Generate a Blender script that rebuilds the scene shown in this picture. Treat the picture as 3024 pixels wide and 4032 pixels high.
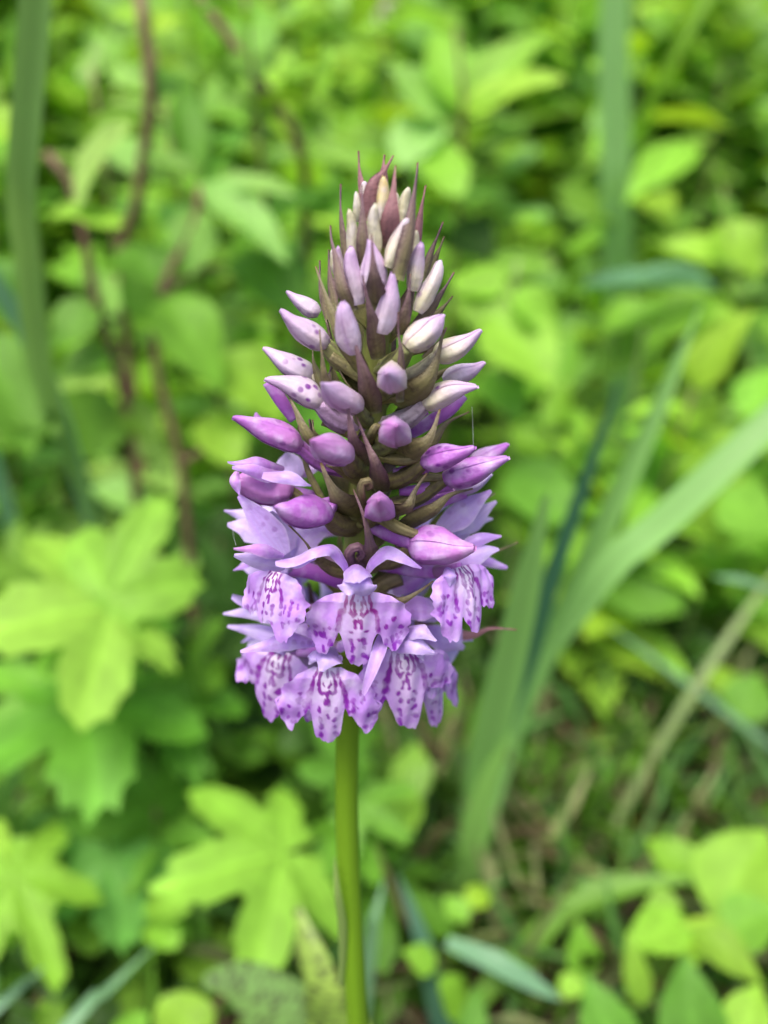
import bpy, math, random
import numpy as np
from mathutils import Matrix, Vector

for o in list(bpy.data.objects): bpy.data.objects.remove(o)
scene = bpy.context.scene
col = scene.collection
rnd = random.Random(7)
npr = np.random.RandomState(11)
R = math.radians

# ------------------------------------------------------------------ camera
L, H, PITCH = 0.115, 0.33, R(20.0)          # metres: camera in front of the spike, lens height, downward tilt
FPX = 3164.0                                # focal length in photograph pixels (3024 x 4032)
CAM = np.array([0.0, -L, H])
FWD = np.array([0.0, math.cos(PITCH), -math.sin(PITCH)])
UP = np.array([0.0, math.sin(PITCH), math.cos(PITCH)])
RIGHT = np.array([1.0, 0.0, 0.0])
cd = bpy.data.cameras.new('camera'); cam = bpy.data.objects.new('camera', cd); col.objects.link(cam)
cam.location = CAM; cam.rotation_euler = (math.pi/2 - PITCH, 0, 0)
cd.sensor_fit = 'VERTICAL'; cd.lens = 4.25; cd.sensor_height = 4.25*4032/FPX; cd.sensor_width = 4.25*3024/FPX
cd.clip_start = 0.004; cd.clip_end = 300
cd.dof.use_dof = True; cd.dof.aperture_fstop = 1.2
cd.dof.focus_distance = 0.1130
scene.camera = cam

# ------------------------------------------------------------------ world, sun, exposure
SUN_EL, SUN_AZ = R(64), R(205)              # high, from behind the camera, veiled by cloud
w = bpy.data.worlds.new('World'); scene.world = w; w.use_nodes = True
nt = w.node_tree; bgn = nt.nodes['Background']
sky = nt.nodes.new('ShaderNodeTexSky'); sky.sky_type = 'NISHITA'; sky.sun_disc = False
sky.sun_elevation = SUN_EL; sky.sun_rotation = SUN_AZ
sky.air_density = 0.7; sky.dust_density = 4.0; sky.ozone_density = 1.0
nt.links.new(sky.outputs[0], bgn.inputs[0]); bgn.inputs[1].default_value = 0.12
sd = bpy.data.lights.new('sun', 'SUN'); sun = bpy.data.objects.new('sun', sd); col.objects.link(sun)
sd.energy = 1.5; sd.angle = R(35); sd.color = (1.0, 0.96, 0.9)
sdir = Vector((math.sin(SUN_AZ)*math.cos(SUN_EL), math.cos(SUN_AZ)*math.cos(SUN_EL), math.sin(SUN_EL)))
sun.rotation_euler = sdir.to_track_quat('Z', 'Y').to_euler(); sun.location = (0, 0, 5)
vs = scene.view_settings
vs.view_transform = 'Standard'; vs.look = 'None'; vs.gamma = 1; vs.exposure = 1.2; vs.use_curve_mapping = False
scene.cycles.max_bounces = 8; scene.cycles.transmission_bounces = 6; scene.cycles.use_denoising = True

# ------------------------------------------------------------------ pixel -> place helpers
ZOOM = {  # zoom windows of the photograph: origin and scale
    'P': (0, 0, 1.0), 'D': (0, 0, 1659/3024), 'A': (1050, 560, 1.659), 'B': (850, 1260, 1659/1250),
    'C': (820, 2000, 1659/1280), 'E': (880, 1960, 1659/620), 'G': (1400, 1900, 1659/660),
    'H': (900, 2450, 1659/600), 'I': (1340, 2400, 1659/520), 'J': (860, 1660, 1659/600)}
def px(z, x, y):
    ox, oy, s = ZOOM[z]; return ox + x/s, oy + y/s
def ray(u, v):
    return FWD + RIGHT*((u-1512)/FPX) - UP*((v-2016)/FPX)
def at(z, x, y, Y=0.0):
    """the point seen at that pixel on the upright plane Y metres behind the orchid's axis"""
    d = ray(*px(z, x, y)); k = (Y + L)/d[1]; return CAM + d*k
def mm(z, x, y, o=0.0): return at(z, x, y, -o*0.001)      # o: millimetres in front of the axis
def size(z, n, p): return n/ZOOM[z][2]/FPX*float(np.dot(p-CAM, FWD))
def ground(z, x, y, zg=0.0):
    d = ray(*px(z, x, y)); k = (zg-H)/d[2]; return CAM + d*k
def unit(v):
    v = np.asarray(v, float); return v/(np.linalg.norm(v)+1e-12)
def lin(*c):
    c = np.array(c, float)/255.0
    return np.where(c <= 0.04045, c/12.92, ((c+0.055)/1.055)**2.4)

# ------------------------------------------------------------------ materials
def new_mat(name):
    m = bpy.data.materials.new(name); m.use_nodes = True; t = m.node_tree
    t.nodes.clear(); out = t.nodes.new('ShaderNodeOutputMaterial'); return m, t, out
def N(t, kind, **kw):
    n = t.nodes.new(kind)
    for k, v in kw.items(): setattr(n, k, v)
    return n
def thin_shader(t, out, colour, rough, spec, trans, bump_scale, bump_strength, tcol=None):
    """surface reflecting on both faces and letting light through, as leaves and petals do"""
    p = N(t, 'ShaderNodeBsdfPrincipled'); p.inputs['Roughness'].default_value = rough
    p.inputs['Specular IOR Level'].default_value = spec
    tr = N(t, 'ShaderNodeBsdfTranslucent'); mx = N(t, 'ShaderNodeMixShader'); mx.inputs[0].default_value = trans
    t.links.new(colour, p.inputs['Base Color']); t.links.new(tcol or colour, tr.inputs['Color'])
    tc = N(t, 'ShaderNodeTexCoord'); nz = N(t, 'ShaderNodeTexNoise'); nz.inputs['Scale'].default_value = bump_scale
    nz.inputs['Detail'].default_value = 3
    bp = N(t, 'ShaderNodeBump'); bp.inputs['Strength'].default_value = bump_strength; bp.inputs['Distance'].default_value = 0.0004
    t.links.new(tc.outputs['Object'], nz.inputs['Vector']); t.links.new(nz.outputs['Fac'], bp.inputs['Height'])
    t.links.new(bp.outputs[0], p.inputs['Normal'])
    t.links.new(p.outputs[0], mx.inputs[1]); t.links.new(tr.outputs[0], mx.inputs[2]); t.links.new(mx.outputs[0], out.inputs[0])
    return p
def mixc(t, a, b, fac, mode='MIX'):
    m = N(t, 'ShaderNodeMix', data_type='RGBA', blend_type=mode)
    for s, v in ((6, a), (7, b)):
        if isinstance(v, tuple): m.inputs[s].default_value = v
        else: t.links.new(v, m.inputs[s])
    if isinstance(fac, float): m.inputs[0].default_value = fac
    else: t.links.new(fac, m.inputs[0])
    return m.outputs[2]
def ramp(t, fac, lo, hi):
    m = N(t, 'ShaderNodeMapRange'); m.inputs[1].default_value = lo; m.inputs[2].default_value = hi
    t.links.new(fac, m.inputs[0]); return m.outputs[0]

def petal_material():
    m, t, out = new_mat('petal'); at_ = N(t, 'ShaderNodeAttribute', attribute_name='Col')
    tc = N(t, 'ShaderNodeTexCoord')
    nz = N(t, 'ShaderNodeTexNoise'); nz.inputs['Scale'].default_value = 420; nz.inputs['Detail'].default_value = 4
    t.links.new(tc.outputs['Object'], nz.inputs['Vector'])
    c = mixc(t, at_.outputs['Color'], (0.80, 0.70, 0.92, 1), ramp(t, nz.outputs['Fac'], 0.46, 0.95))
    # purple flecks where the pigment mask (alpha) allows
    vo = N(t, 'ShaderNodeTexVoronoi'); vo.inputs['Scale'].default_value = 620; vo.inputs['Randomness'].default_value = 1
    t.links.new(tc.outputs['Object'], vo.inputs['Vector'])
    sp = ramp(t, vo.outputs['Distance'], 0.36, 0.20)
    mu = N(t, 'ShaderNodeMath', operation='MULTIPLY'); t.links.new(sp, mu.inputs[0]); t.links.new(at_.outputs['Alpha'], mu.inputs[1])
    c = mixc(t, c, (0.20, 0.02, 0.30, 1), mu.outputs[0])
    thin_shader(t, out, c, 0.38, 0.45, 0.28, 1700, 0.28)
    return m
def bract_material():
    m, t, out = new_mat('bract'); at_ = N(t, 'ShaderNodeAttribute', attribute_name='Col')
    tc = N(t, 'ShaderNodeTexCoord'); nz = N(t, 'ShaderNodeTexNoise'); nz.inputs['Scale'].default_value = 900
    nz.inputs['Detail'].default_value = 4; t.links.new(tc.outputs['Object'], nz.inputs['Vector'])
    c = mixc(t, at_.outputs['Color'], (0.055, 0.028, 0.038, 1), ramp(t, nz.outputs['Fac'], 0.5, 0.95))
    thin_shader(t, out, c, 0.5, 0.35, 0.18, 3000, 0.4); return m
def stem_material():
    m, t, out = new_mat('orchid_stem'); at_ = N(t, 'ShaderNodeAttribute', attribute_name='Col')
    thin_shader(t, out, at_.outputs['Color'], 0.45, 0.35, 0.12, 1500, 0.25); return m
def leaf_material(name, rough, spec, trans, mottle=0.0):
    m, t, out = new_mat(name); oi = N(t, 'ShaderNodeObjectInfo'); at_ = N(t, 'ShaderNodeAttribute', attribute_name='Col')
    c = mixc(t, oi.outputs['Color'], at_.outputs['Color'], 1.0, 'MULTIPLY')
    tc = N(t, 'ShaderNodeTexCoord'); nz = N(t, 'ShaderNodeTexNoise'); nz.inputs['Scale'].default_value = 4.0
    nz.inputs['Detail'].default_value = 5; t.links.new(tc.outputs['Object'], nz.inputs['Vector'])
    hs = N(t, 'ShaderNodeHueSaturation'); t.links.new(c, hs.inputs['Color']); t.links.new(ramp(t, nz.outputs['Fac'], 0.2, 0.8), hs.inputs['Value'])
    vr = N(t, 'ShaderNodeMapRange'); vr.inputs[1].default_value = 0.25; vr.inputs[2].default_value = 0.75
    vr.inputs[3].default_value = 0.78; vr.inputs[4].default_value = 1.2; t.links.new(nz.outputs['Fac'], vr.inputs[0])
    t.links.new(vr.outputs[0], hs.inputs['Value'])
    c = hs.outputs['Color']
    if mottle:
        vo = N(t, 'ShaderNodeTexVoronoi'); vo.inputs['Scale'].default_value = 330; t.links.new(tc.outputs['Object'], vo.inputs['Vector'])
        c = mixc(t, c, (0.06, 0.065, 0.03, 1), ramp(t, vo.outputs['Distance'], 0.55, 0.25))
    hue = N(t, 'ShaderNodeHueSaturation'); hue.inputs['Hue'].default_value = 0.485; hue.inputs['Saturation'].default_value = 1.05
    hue.inputs['Value'].default_value = 1.25; t.links.new(c, hue.inputs['Color'])
    thin_shader(t, out, c, rough, spec, trans, 60, 0.3, hue.outputs['Color']); return m
def solid_material(name, c1, c2, scale, rough=0.6, spec=0.3, obj_colour=False, bump=0.4):
    m, t, out = new_mat(name); p = N(t, 'ShaderNodeBsdfPrincipled'); p.inputs['Roughness'].default_value = rough
    p.inputs['Specular IOR Level'].default_value = spec
    tc = N(t, 'ShaderNodeTexCoord'); nz = N(t, 'ShaderNodeTexNoise'); nz.inputs['Scale'].default_value = scale
    nz.inputs['Detail'].default_value = 6; t.links.new(tc.outputs['Object'], nz.inputs['Vector'])
    c = mixc(t, c1+(1,), c2+(1,), ramp(t, nz.outputs['Fac'], 0.3, 0.7))
    if obj_colour:
        oi = N(t, 'ShaderNodeObjectInfo'); c = mixc(t, oi.outputs['Color'], c, 1.0, 'MULTIPLY')
    t.links.new(c, p.inputs['Base Color'])
    bp = N(t, 'ShaderNodeBump'); bp.inputs['Strength'].default_value = bump; bp.inputs['Distance'].default_value = 0.003
    t.links.new(nz.outputs['Fac'], bp.inputs['Height']); t.links.new(bp.outputs[0], p.inputs['Normal'])
    t.links.new(p.outputs[0], out.inputs[0]); return m
M_PETAL = petal_material(); M_BRACT = bract_material(); M_OSTEM = stem_material()
M_LEAF = leaf_material('leaf', 0.5, 0.26, 0.38)
M_GRASS = leaf_material('grass', 0.45, 0.35, 0.30)
M_SPOTLEAF = leaf_material('spotted_leaf', 0.4, 0.4, 0.25, 1.0)
M_STEM = solid_material('brown_stem', (0.12, 0.070, 0.042), (0.21, 0.125, 0.075), 60)
M_GSTEM = solid_material('green_stem', (0.85, 0.85, 0.85), (1, 1, 1), 80, 0.45, 0.4, True)
M_SOIL = solid_material('soil', (0.016, 0.012, 0.007), (0.075, 0.052, 0.03), 45, 0.95, 0.1, False, 1.0)
M_DEAD = solid_material('dead_leaf', (0.6, 0.6, 0.6), (1, 1, 1), 30, 0.7, 0.2, True)

# ------------------------------------------------------------------ mesh helpers
def make_mesh(name, v, f, cols=None):
    me = bpy.data.meshes.new(name); me.from_pydata(np.asarray(v).tolist(), [], [tuple(x) for x in f])
    if cols is not None:
        a = me.color_attributes.new('Col', 'FLOAT_COLOR', 'POINT')
        c = np.ones((len(v), 4), np.float32); cc = np.asarray(cols); c[:, :cc.shape[1]] = cc
        if cc.shape[1] == 3: c[:, 3] = 0.0
        a.data.foreach_set('color', c.ravel())
    me.polygons.foreach_set('use_smooth', np.ones(len(me.polygons), bool)); me.update()
    return me
def add(name, me, mat, parent=None, colour=None, matrix=None):
    o = bpy.data.objects.new(name, me); col.objects.link(o)
    if me is not None and mat is not None and not me.materials: me.materials.append(mat)
    M = Matrix.Identity(4) if matrix is None else Matrix(matrix)
    if parent is not None:
        o.parent = parent; M = Matrix.Translation(-root_loc(parent)) @ M
    o.matrix_local = M
    if colour is not None: o.color = (float(colour[0]), float(colour[1]), float(colour[2]), 1)
    return o
LOC = {}
def root_loc(p): return LOC.get(p.name, Vector((0, 0, 0)))
def thing(name, loc, label, cat, group=None):
    o = bpy.data.objects.new(name, None); col.objects.link(o); o.location = [float(x) for x in loc]; o.empty_display_size = 0.01
    LOC[o.name] = Vector([float(x) for x in loc]); tag(o, label, cat, group); return o
def tag(o, label, cat, group=None, kind=None):
    if label: o['label'] = label
    if cat: o['category'] = cat
    if group: o['group'] = group
    if kind: o['kind'] = kind
    return o
def spline(pts, n):
    p = np.asarray(pts, float)
    if len(p) == 2: return p[0] + (p[1]-p[0])*np.linspace(0, 1, n)[:, None]
    e = np.vstack([2*p[0]-p[1], p, 2*p[-1]-p[-2]])
    seg = np.r_[0, np.cumsum(np.linalg.norm(np.diff(p, axis=0), axis=1))]
    s = np.linspace(0, seg[-1], n); out = np.zeros((n, p.shape[1]))
    for k, x in enumerate(s):
        i = min(max(int(np.searchsorted(seg, x, 'right'))-1, 0), len(p)-2)
        t = (x-seg[i])/max(seg[i+1]-seg[i], 1e-12)
        a, b, c, d = e[i], e[i+1], e[i+2], e[i+3]
        out[k] = 0.5*((2*b) + (c-a)*t + (2*a-5*b+4*c-d)*t*t + (3*b-a-3*c+d)*t**3)
    return out
def tangents(p):
    t = np.gradient(p, axis=0); return t/(np.linalg.norm(t, axis=1)[:, None]+1e-12)
def grid_faces(nr, nc, wrap=False):
    f = []
    for i in range(nr-1):
        for j in range(nc if wrap else nc-1):
            j2 = (j+1) % nc
            f.append((i*nc+j, i*nc+j2, (i+1)*nc+j2, (i+1)*nc+j))
    return f
def interp(t, pts):
    a = np.array(pts, float); return np.interp(t, a[:, 0], a[:, 1])
def sm(t, pts, n=200):
    """smoothed profile"""
    xs = np.linspace(0, 1, n); ys = interp(xs, pts)
    k = np.hanning(21); k /= k.sum(); ys = np.convolve(np.pad(ys, 10, 'edge'), k, 'valid'); return np.interp(t, xs, ys)
def sheet(pts, width, hint, prof, cup=0.15, nr=16, nc=9, ruffle=0.0, twist=0.0, colf=None, seed=0, thick=0.0, wob=0.0, hook=0.0):
    """a blade along a path: width profile over its length, edges bent back from the side it shows"""
    P = spline(pts, nr); T = tangents(P); hint = unit(hint); rs = np.random.RandomState(seed+5)
    t = np.linspace(0, 1, nr); s = np.linspace(-1, 1, nc); wv = sm(t, prof)*width; ph = rs.uniform(0, 6.28, 3)
    V = np.zeros((nr, nc, 3)); Cc = np.zeros((nr, nc, 4))
    for i in range(nr):
        n = hint - T[i]*np.dot(hint, T[i]); n = unit(n); b = np.cross(T[i], n)
        a = twist*t[i]; n, b = n*math.cos(a)+b*math.sin(a), b*math.cos(a)-n*math.sin(a)
        for j in range(nc):
            off = -cup*wv[i]*s[j]**2
            off += ruffle*width*abs(s[j])**2*math.sin(9*t[i]+ph[0]+(1 if s[j] > 0 else 2.2))*0.5
            side = 1+wob*math.sin(6.5*t[i]+ph[1]+(2.1 if s[j] > 0 else 0))
            off += hook*width*max(0, t[i]-.72)**2*6
            V[i, j] = P[i] + b*s[j]*wv[i]*0.5*side + n*off
            if colf: Cc[i, j] = colf(t[i], s[j])
            if thick: pass
    f = grid_faces(nr, nc); V = V.reshape(-1, 3); Cc = Cc.reshape(-1, 4)
    if thick:                                             # second face set back, rim closed
        nn = np.zeros_like(V)
        for q in f:
            k = np.cross(V[q[1]]-V[q[0]], V[q[3]]-V[q[0]]); nn[list(q)] += k
        nn /= np.linalg.norm(nn, axis=1)[:, None]+1e-15
        m = len(V); V2 = V - nn*thick; f2 = [tuple(x+m for x in q[::-1]) for q in f]
        rim = [i*nc for i in range(nr)] + [(nr-1)*nc+j for j in range(1, nc)] + [i*nc+nc-1 for i in range(nr-2, -1, -1)] + [j for j in range(nc-2, 0, -1)]
        f3 = [(rim[k], rim[k]+m, rim[(k+1) % len(rim)]+m, rim[(k+1) % len(rim)]) for k in range(len(rim))]
        V = np.vstack([V, V2]); Cc = np.vstack([Cc, Cc]); f = f+f2+f3
    return V, f, Cc
def tube(pts, radii, na=10, nr=14, ridge=0.0, nridge=6, spin=0.0, colf=None, cap=True):
    P = spline(pts, nr); T = tangents(P); t = np.linspace(0, 1, nr); r = interp(t, radii) if not np.isscalar(radii) else np.full(nr, radii)
    ref = np.array([0, -1.0, 0.2]); V = []; Cc = []
    for i in range(nr):
        n = unit(ref - T[i]*np.dot(ref, T[i])); b = np.cross(T[i], n)
        for j in range(na):
            a = 2*math.pi*j/na
            rr = r[i]*(1+ridge*math.cos(nridge*a+spin*t[i])); V.append(P[i]+(n*math.cos(a)+b*math.sin(a))*rr)
            Cc.append(colf(t[i], math.cos(nridge*a+spin*t[i])) if colf else (1, 1, 1, 0))
    f = grid_faces(nr, na, True)
    if cap: f += [tuple(range(na))[::-1], tuple((nr-1)*na+j for j in range(na))]
    return np.array(V), f, np.array(Cc)

# ------------------------------------------------------------------ the ground
def ground_mesh():
    xs = np.r_[-60, -20, -6, np.linspace(-2.5, 2.5, 90), 6, 20, 60]; ys = np.r_[-30, -8, -2, np.linspace(-0.6, 3.2, 90), 6, 20, 60, 120]
    X, Y = np.meshgrid(xs, ys)
    Z = 0.012*np.sin(X*9+1)*np.sin(Y*7)+0.006*np.sin(X*31)*np.sin(Y*27+2)
    Z += np.clip(Y-0.9, 0, 1.5)*0.12 + np.clip(Y-1.5, 0, 2.6)*0.62   # the bank behind
    v = np.stack([X, Y, Z], -1).reshape(-1, 3); return make_mesh('ground', v, grid_faces(len(ys), len(xs)))
tag(add('ground', ground_mesh(), M_SOIL), None, None, None, 'structure')
def gz(x, y): return 0.012*math.sin(x*9+1)*math.sin(y*7)+0.006*math.sin(x*31)*math.sin(y*27+2)+min(max(y-0.9, 0), 1.5)*0.12+min(max(y-1.5, 0), 2.6)*0.62

# ================================================================== THE ORCHID
CREAM, YEL, CPINK = lin(228, 222, 188), lin(234, 212, 122), lin(224, 208, 218)
PINK, PURP, LILAC, PALE, DEEP = lin(218, 184, 224), lin(190, 116, 206), lin(192, 152, 230), lin(202, 180, 236), lin(160, 80, 190)
ROSE = lin(210, 142, 212)
BR_P, BR_O, BR_R, OLIVE, GREEN = lin(122, 92, 104), lin(126, 122, 78), lin(158, 112, 114), lin(146, 144, 84), lin(132, 160, 66)
AX = [('P', 1526, 760), ('P', 1502, 1100), ('P', 1470, 1561), ('P', 1420, 2014), ('P', 1385, 2500), ('P', 1366, 2964), ('P', 1370, 3400), ('P', 1408, 4032)]
axis_pts = np.array([mm(*a) for a in AX])
def axis_at(z):
    i = np.argsort(axis_pts[:, 2]); zz = axis_pts[i, 2]
    return np.array([np.interp(z, zz, axis_pts[i, 0]), np.interp(z, zz, axis_pts[i, 1]), z])
foot = np.array([axis_pts[-1][0]+0.004, 0.006, gz(axis_pts[-1][0]+0.004, 0.006)])
orchid = thing('spotted_orchid', foot, 'purple spotted orchid spike with pale buds above and open speckled flowers below', 'orchid')
def mixv(a, b, k): return a*(1-k)+b*k
def c4(c, a=0.0): return (c[0], c[1], c[2], a)

# stem
stem_pts = np.vstack([foot-[0, 0, 0.01], foot+[0, 0, 0.05], axis_pts[::-1]])
def stem_col(t, r):
    k = np.clip((t-0.78)/0.10, 0, 1); return c4(mixv(lin(118, 160, 34), mixv(lin(128, 136, 66), lin(110, 80, 84), max(r, 0)*0.6), k)*(1+0.08*r))
V, f, c = tube(stem_pts, [(0, .0024), (.3, .0022), (.66, .0021), (.74, .0020), (.86, .0023), (.94, .0021), (.98, .0014), (1, .0006)], 14, 60, 0.05, 7, 1.5, stem_col)
add('stem', make_mesh('stem', V, f, c), M_OSTEM, orchid)

# ---- bracts: (window, tip .. base as (x, y, mm in front of the axis), width in window px, colour key)
BR = [
 ('A', [(595, 55, -2), (605, 200, -1.5), (625, 400, 0)], 52, 'r'),
 ('A', [(478, 270, 0), (482, 480, 1), (495, 640, 1.5), (520, 800, 2)], 58, 'p'),
 ('A', [(830, 85, 0), (770, 190, 1.5), (700, 300, 2.5), (690, 520, 2)], 122, 'r'),
 ('A', [(765, 78, -1), (755, 190, 0), (730, 330, 0)], 90, 'r'),
 ('A', [(840, 150, 4), (825, 330, 5.4), (805, 500, 6), (790, 700, 4)], 135, 'r'),
 ('A', [(622, 280, 4), (625, 480, 5), (625, 650, 5.4), (640, 820, 4)], 90, 'p'),
 ('A', [(993, 130, 1), (965, 350, 4), (930, 620, 6.5), (862, 900, 7)], 108, 'p'),
 ('A', [(1043, 280, -1), (1012, 440, 0), (985, 700, 1)], 62, 'r'),
 ('A', [(1157, 520, -2), (1090, 690, -1), (1020, 900, 0)], 62, 'p'),
 ('A', [(1165, 615, -3), (1115, 740, -2), (1060, 900, -1)], 66, 'o'),
 ('A', [(412, 540, 2), (422, 640, 3.5), (448, 760, 5), (485, 960, 6.5), (560, 1110, 5)], 92, 'p'),
 ('A', [(318, 810, 3), (360, 940, 5), (420, 1110, 6.5), (500, 1300, 7), (625, 1510, 4)], 125, 'o'),
 ('A', [(342, 770, -1), (350, 960, 0), (400, 1180, 1)], 60, 'p'),
 ('A', [(402, 700, 0), (410, 900, 1), (440, 1090, 2)], 70, 'p'),
 ('A', [(685, 600, 9), (695, 800, 9.6), (702, 920, 9.2), (715, 1090, 5)], 135, 'p'),
 ('A', [(625, 870, 9), (660, 1040, 9), (700, 1200, 8), (735, 1420, 4)], 120, 'p'),
 ('A', [(940, 860, 7), (925, 1020, 7.5), (900, 1150, 7), (880, 1260, 5)], 90, 'p'),
 ('A', [(1230, 850, -1), (1150, 980, 1), (1080, 1090, 2), (960, 1230, 2)], 84, 'p'),
 ('A', [(1220, 1005, -2), (1140, 1100, -1), (1040, 1230, 0)], 72, 'o'),
 ('A', [(862, 1110, 10), (862, 1250, 10), (880, 1400, 10), (872, 1700, 8)], 62, 'p'),
 ('A', [(1180, 1210, -2), (1120, 1330, -1), (1030, 1420, 0)], 60, 'p'),
 ('B', [(705, 40, 9), (740, 170, 10), (785, 330, 9), (815, 490, 4)], 122, 'p'),
 ('B', [(540, 50, 8), (553, 180, 8.5), (572, 320, 8), (640, 470, 4)], 64, 'o'),
 ('B', [(505, 140, -1), (512, 230, 0), (560, 380, 1)], 48, 'o'),
 ('B', [(604, 235, 0), (590, 290, 1), (600, 340, 1)], 22, 'p'),
 ('B', [(1192, 50, 5), (1145, 250, 7), (1070, 360, 7), (930, 440, 3)], 150, 'o'),
 ('B', [(1262, 233, -3), (1190, 270, -2), (1080, 350, -1)], 52, 'o'),
 ('B', [(358, 350, 3), (410, 460, 6), (480, 610, 7.5), (600, 720, 4)], 74, 'o'),
 ('B', [(425, 560, 1), (445, 690, 2), (490, 830, 3), (560, 960, 3)], 52, 'o'),
 ('B', [(500, 520, 5), (515, 590, 5.5), (560, 680, 4)], 46, 'o'),
 ('B', [(690, 408, 11), (696, 520, 11.5), (720, 640, 11), (765, 780, 4)], 130, 'p'),
 ('B', [(735, 505, 9), (790, 650, 10.5), (835, 770, 11), (855, 905, 4)], 112, 'p'),
 ('B', [(1172, 465, 7), (1120, 610, 9), (1040, 670, 8.5), (890, 710, 3)], 150, 'o'),
 ('B', [(1325, 480, -1), (1210, 540, 1), (1130, 650, 2), (980, 760, 1)], 80, 'o'),
 ('B', [(548, 745, 8), (590, 850, 9), (650, 950, 9), (745, 1040, 3)], 185, 'o'),
 ('B', [(1105, 800, 9), (1045, 890, 10), (1000, 985, 11), (880, 1030, 4)], 140, 'o'),
 ('B', [(1345, 883, 4), (1230, 915, 6), (1130, 1000, 7), (980, 1090, 3)], 105, 'o'),
 ('B', [(718, 885, 11), (770, 1020, 13), (805, 1170, 12), (820, 1330, 3)], 100, 'p'),
 ('B', [(380, 1075, 13), (470, 1165, 12), (530, 1250, 10), (700, 1340, 3)], 60, 'o'),
 ('B', [(1462, 905, -4), (1420, 930, -3), (1300, 1000, -2)], 40, 'p'),
 ('B', [(1582, 1162, -6), (1450, 1215, -5), (1250, 1280, -3)], 44, 'o'),
 ('C', [(1150, 372, 9), (1070, 430, 11), (970, 480, 11), (850, 470, 3)], 90, 'o'),
 ('C', [(1575, 620, -2), (1440, 615, -1), (1320, 650, 0), (1050, 600, 0)], 62, 'r'),
]
PR_BR = [(0, .8), (.22, 1.0), (.42, .82), (.58, .50), (.72, .25), (.84, .14), (.94, .10), (1, .06)]
def bract(z, pts, wd, key, i):
    P = [mm(z, *p) for p in pts][::-1]
    mid = P[len(P)//2]; ax = axis_at(mid[2]); out = unit((mid-ax)*[1, 1, 0]+[0, -1e-4, 0])
    toc = unit(CAM-mid); rs = random.Random(i)
    base = {'p': BR_P, 'o': mixv(BR_O, BR_P, 0.35), 'r': BR_R}[key]; inner = {'p': mixv(BR_P, OLIVE, 0.65), 'o': OLIVE, 'r': mixv(BR_R, BR_P, 0.4)}[key]
    def cf(t, s):
        k = max(0, 1-t*1.15)*(1-0.75*abs(s)**1.5); c = mixv(base, inner, min(1, k*1.2)); c = mixv(c, GREEN*0.7, max(0, 0.35-t*2.6)*0.9)
        tipk = max(0, (t-0.93)/0.07); c = mixv(c, lin(150, 118, 78), tipk*0.7)
        vein = 1+0.10*math.cos(s*11); return c4(c*vein)
    hint = toc*0.75+out*0.55+np.array([rs.uniform(-.25, .25), 0, 0])
    V, f, c = sheet(P, size(z, wd*1.10, mid), hint, PR_BR, 0.20, 22, 9, 0.02, rs.uniform(-.25, .25), cf, i, 0.00028)
    add('bract', make_mesh('bract', V, f, c), M_BRACT, orchid)
for i, b in enumerate(BR): bract(*b, i)
for i in range(34):                                        # bracts on the sides and back of the spike, glimpsed between the buds
    zz = 0.256+0.066*i/33; a = i*2.39996; ax = axis_at(zz)
    if math.sin(a) < -0.35: continue
    od = np.array([math.cos(a), math.sin(a), 0]); ln = 0.013-0.005*(i/33); up = np.array([0, 0, 1.0])
    P = [ax+od*.001, ax+od*ln*.42+up*ln*.30, ax+od*ln*.62+up*ln*.75, ax+od*ln*.72+up*ln*1.2]
    cc = mixv(BR_O, BR_P, rnd.random())
    V, f, c = sheet(P, 0.0042, unit(CAM-ax)*.4-od*.8+up*.2, PR_BR, -.15, 16, 7, .02, rnd.uniform(-.3, .3), lambda t, s: c4(mixv(OLIVE, cc, min(1, t*1.6))), i, .00025)
    add('bract', make_mesh('bract', V, f, c), M_BRACT, orchid)

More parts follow.
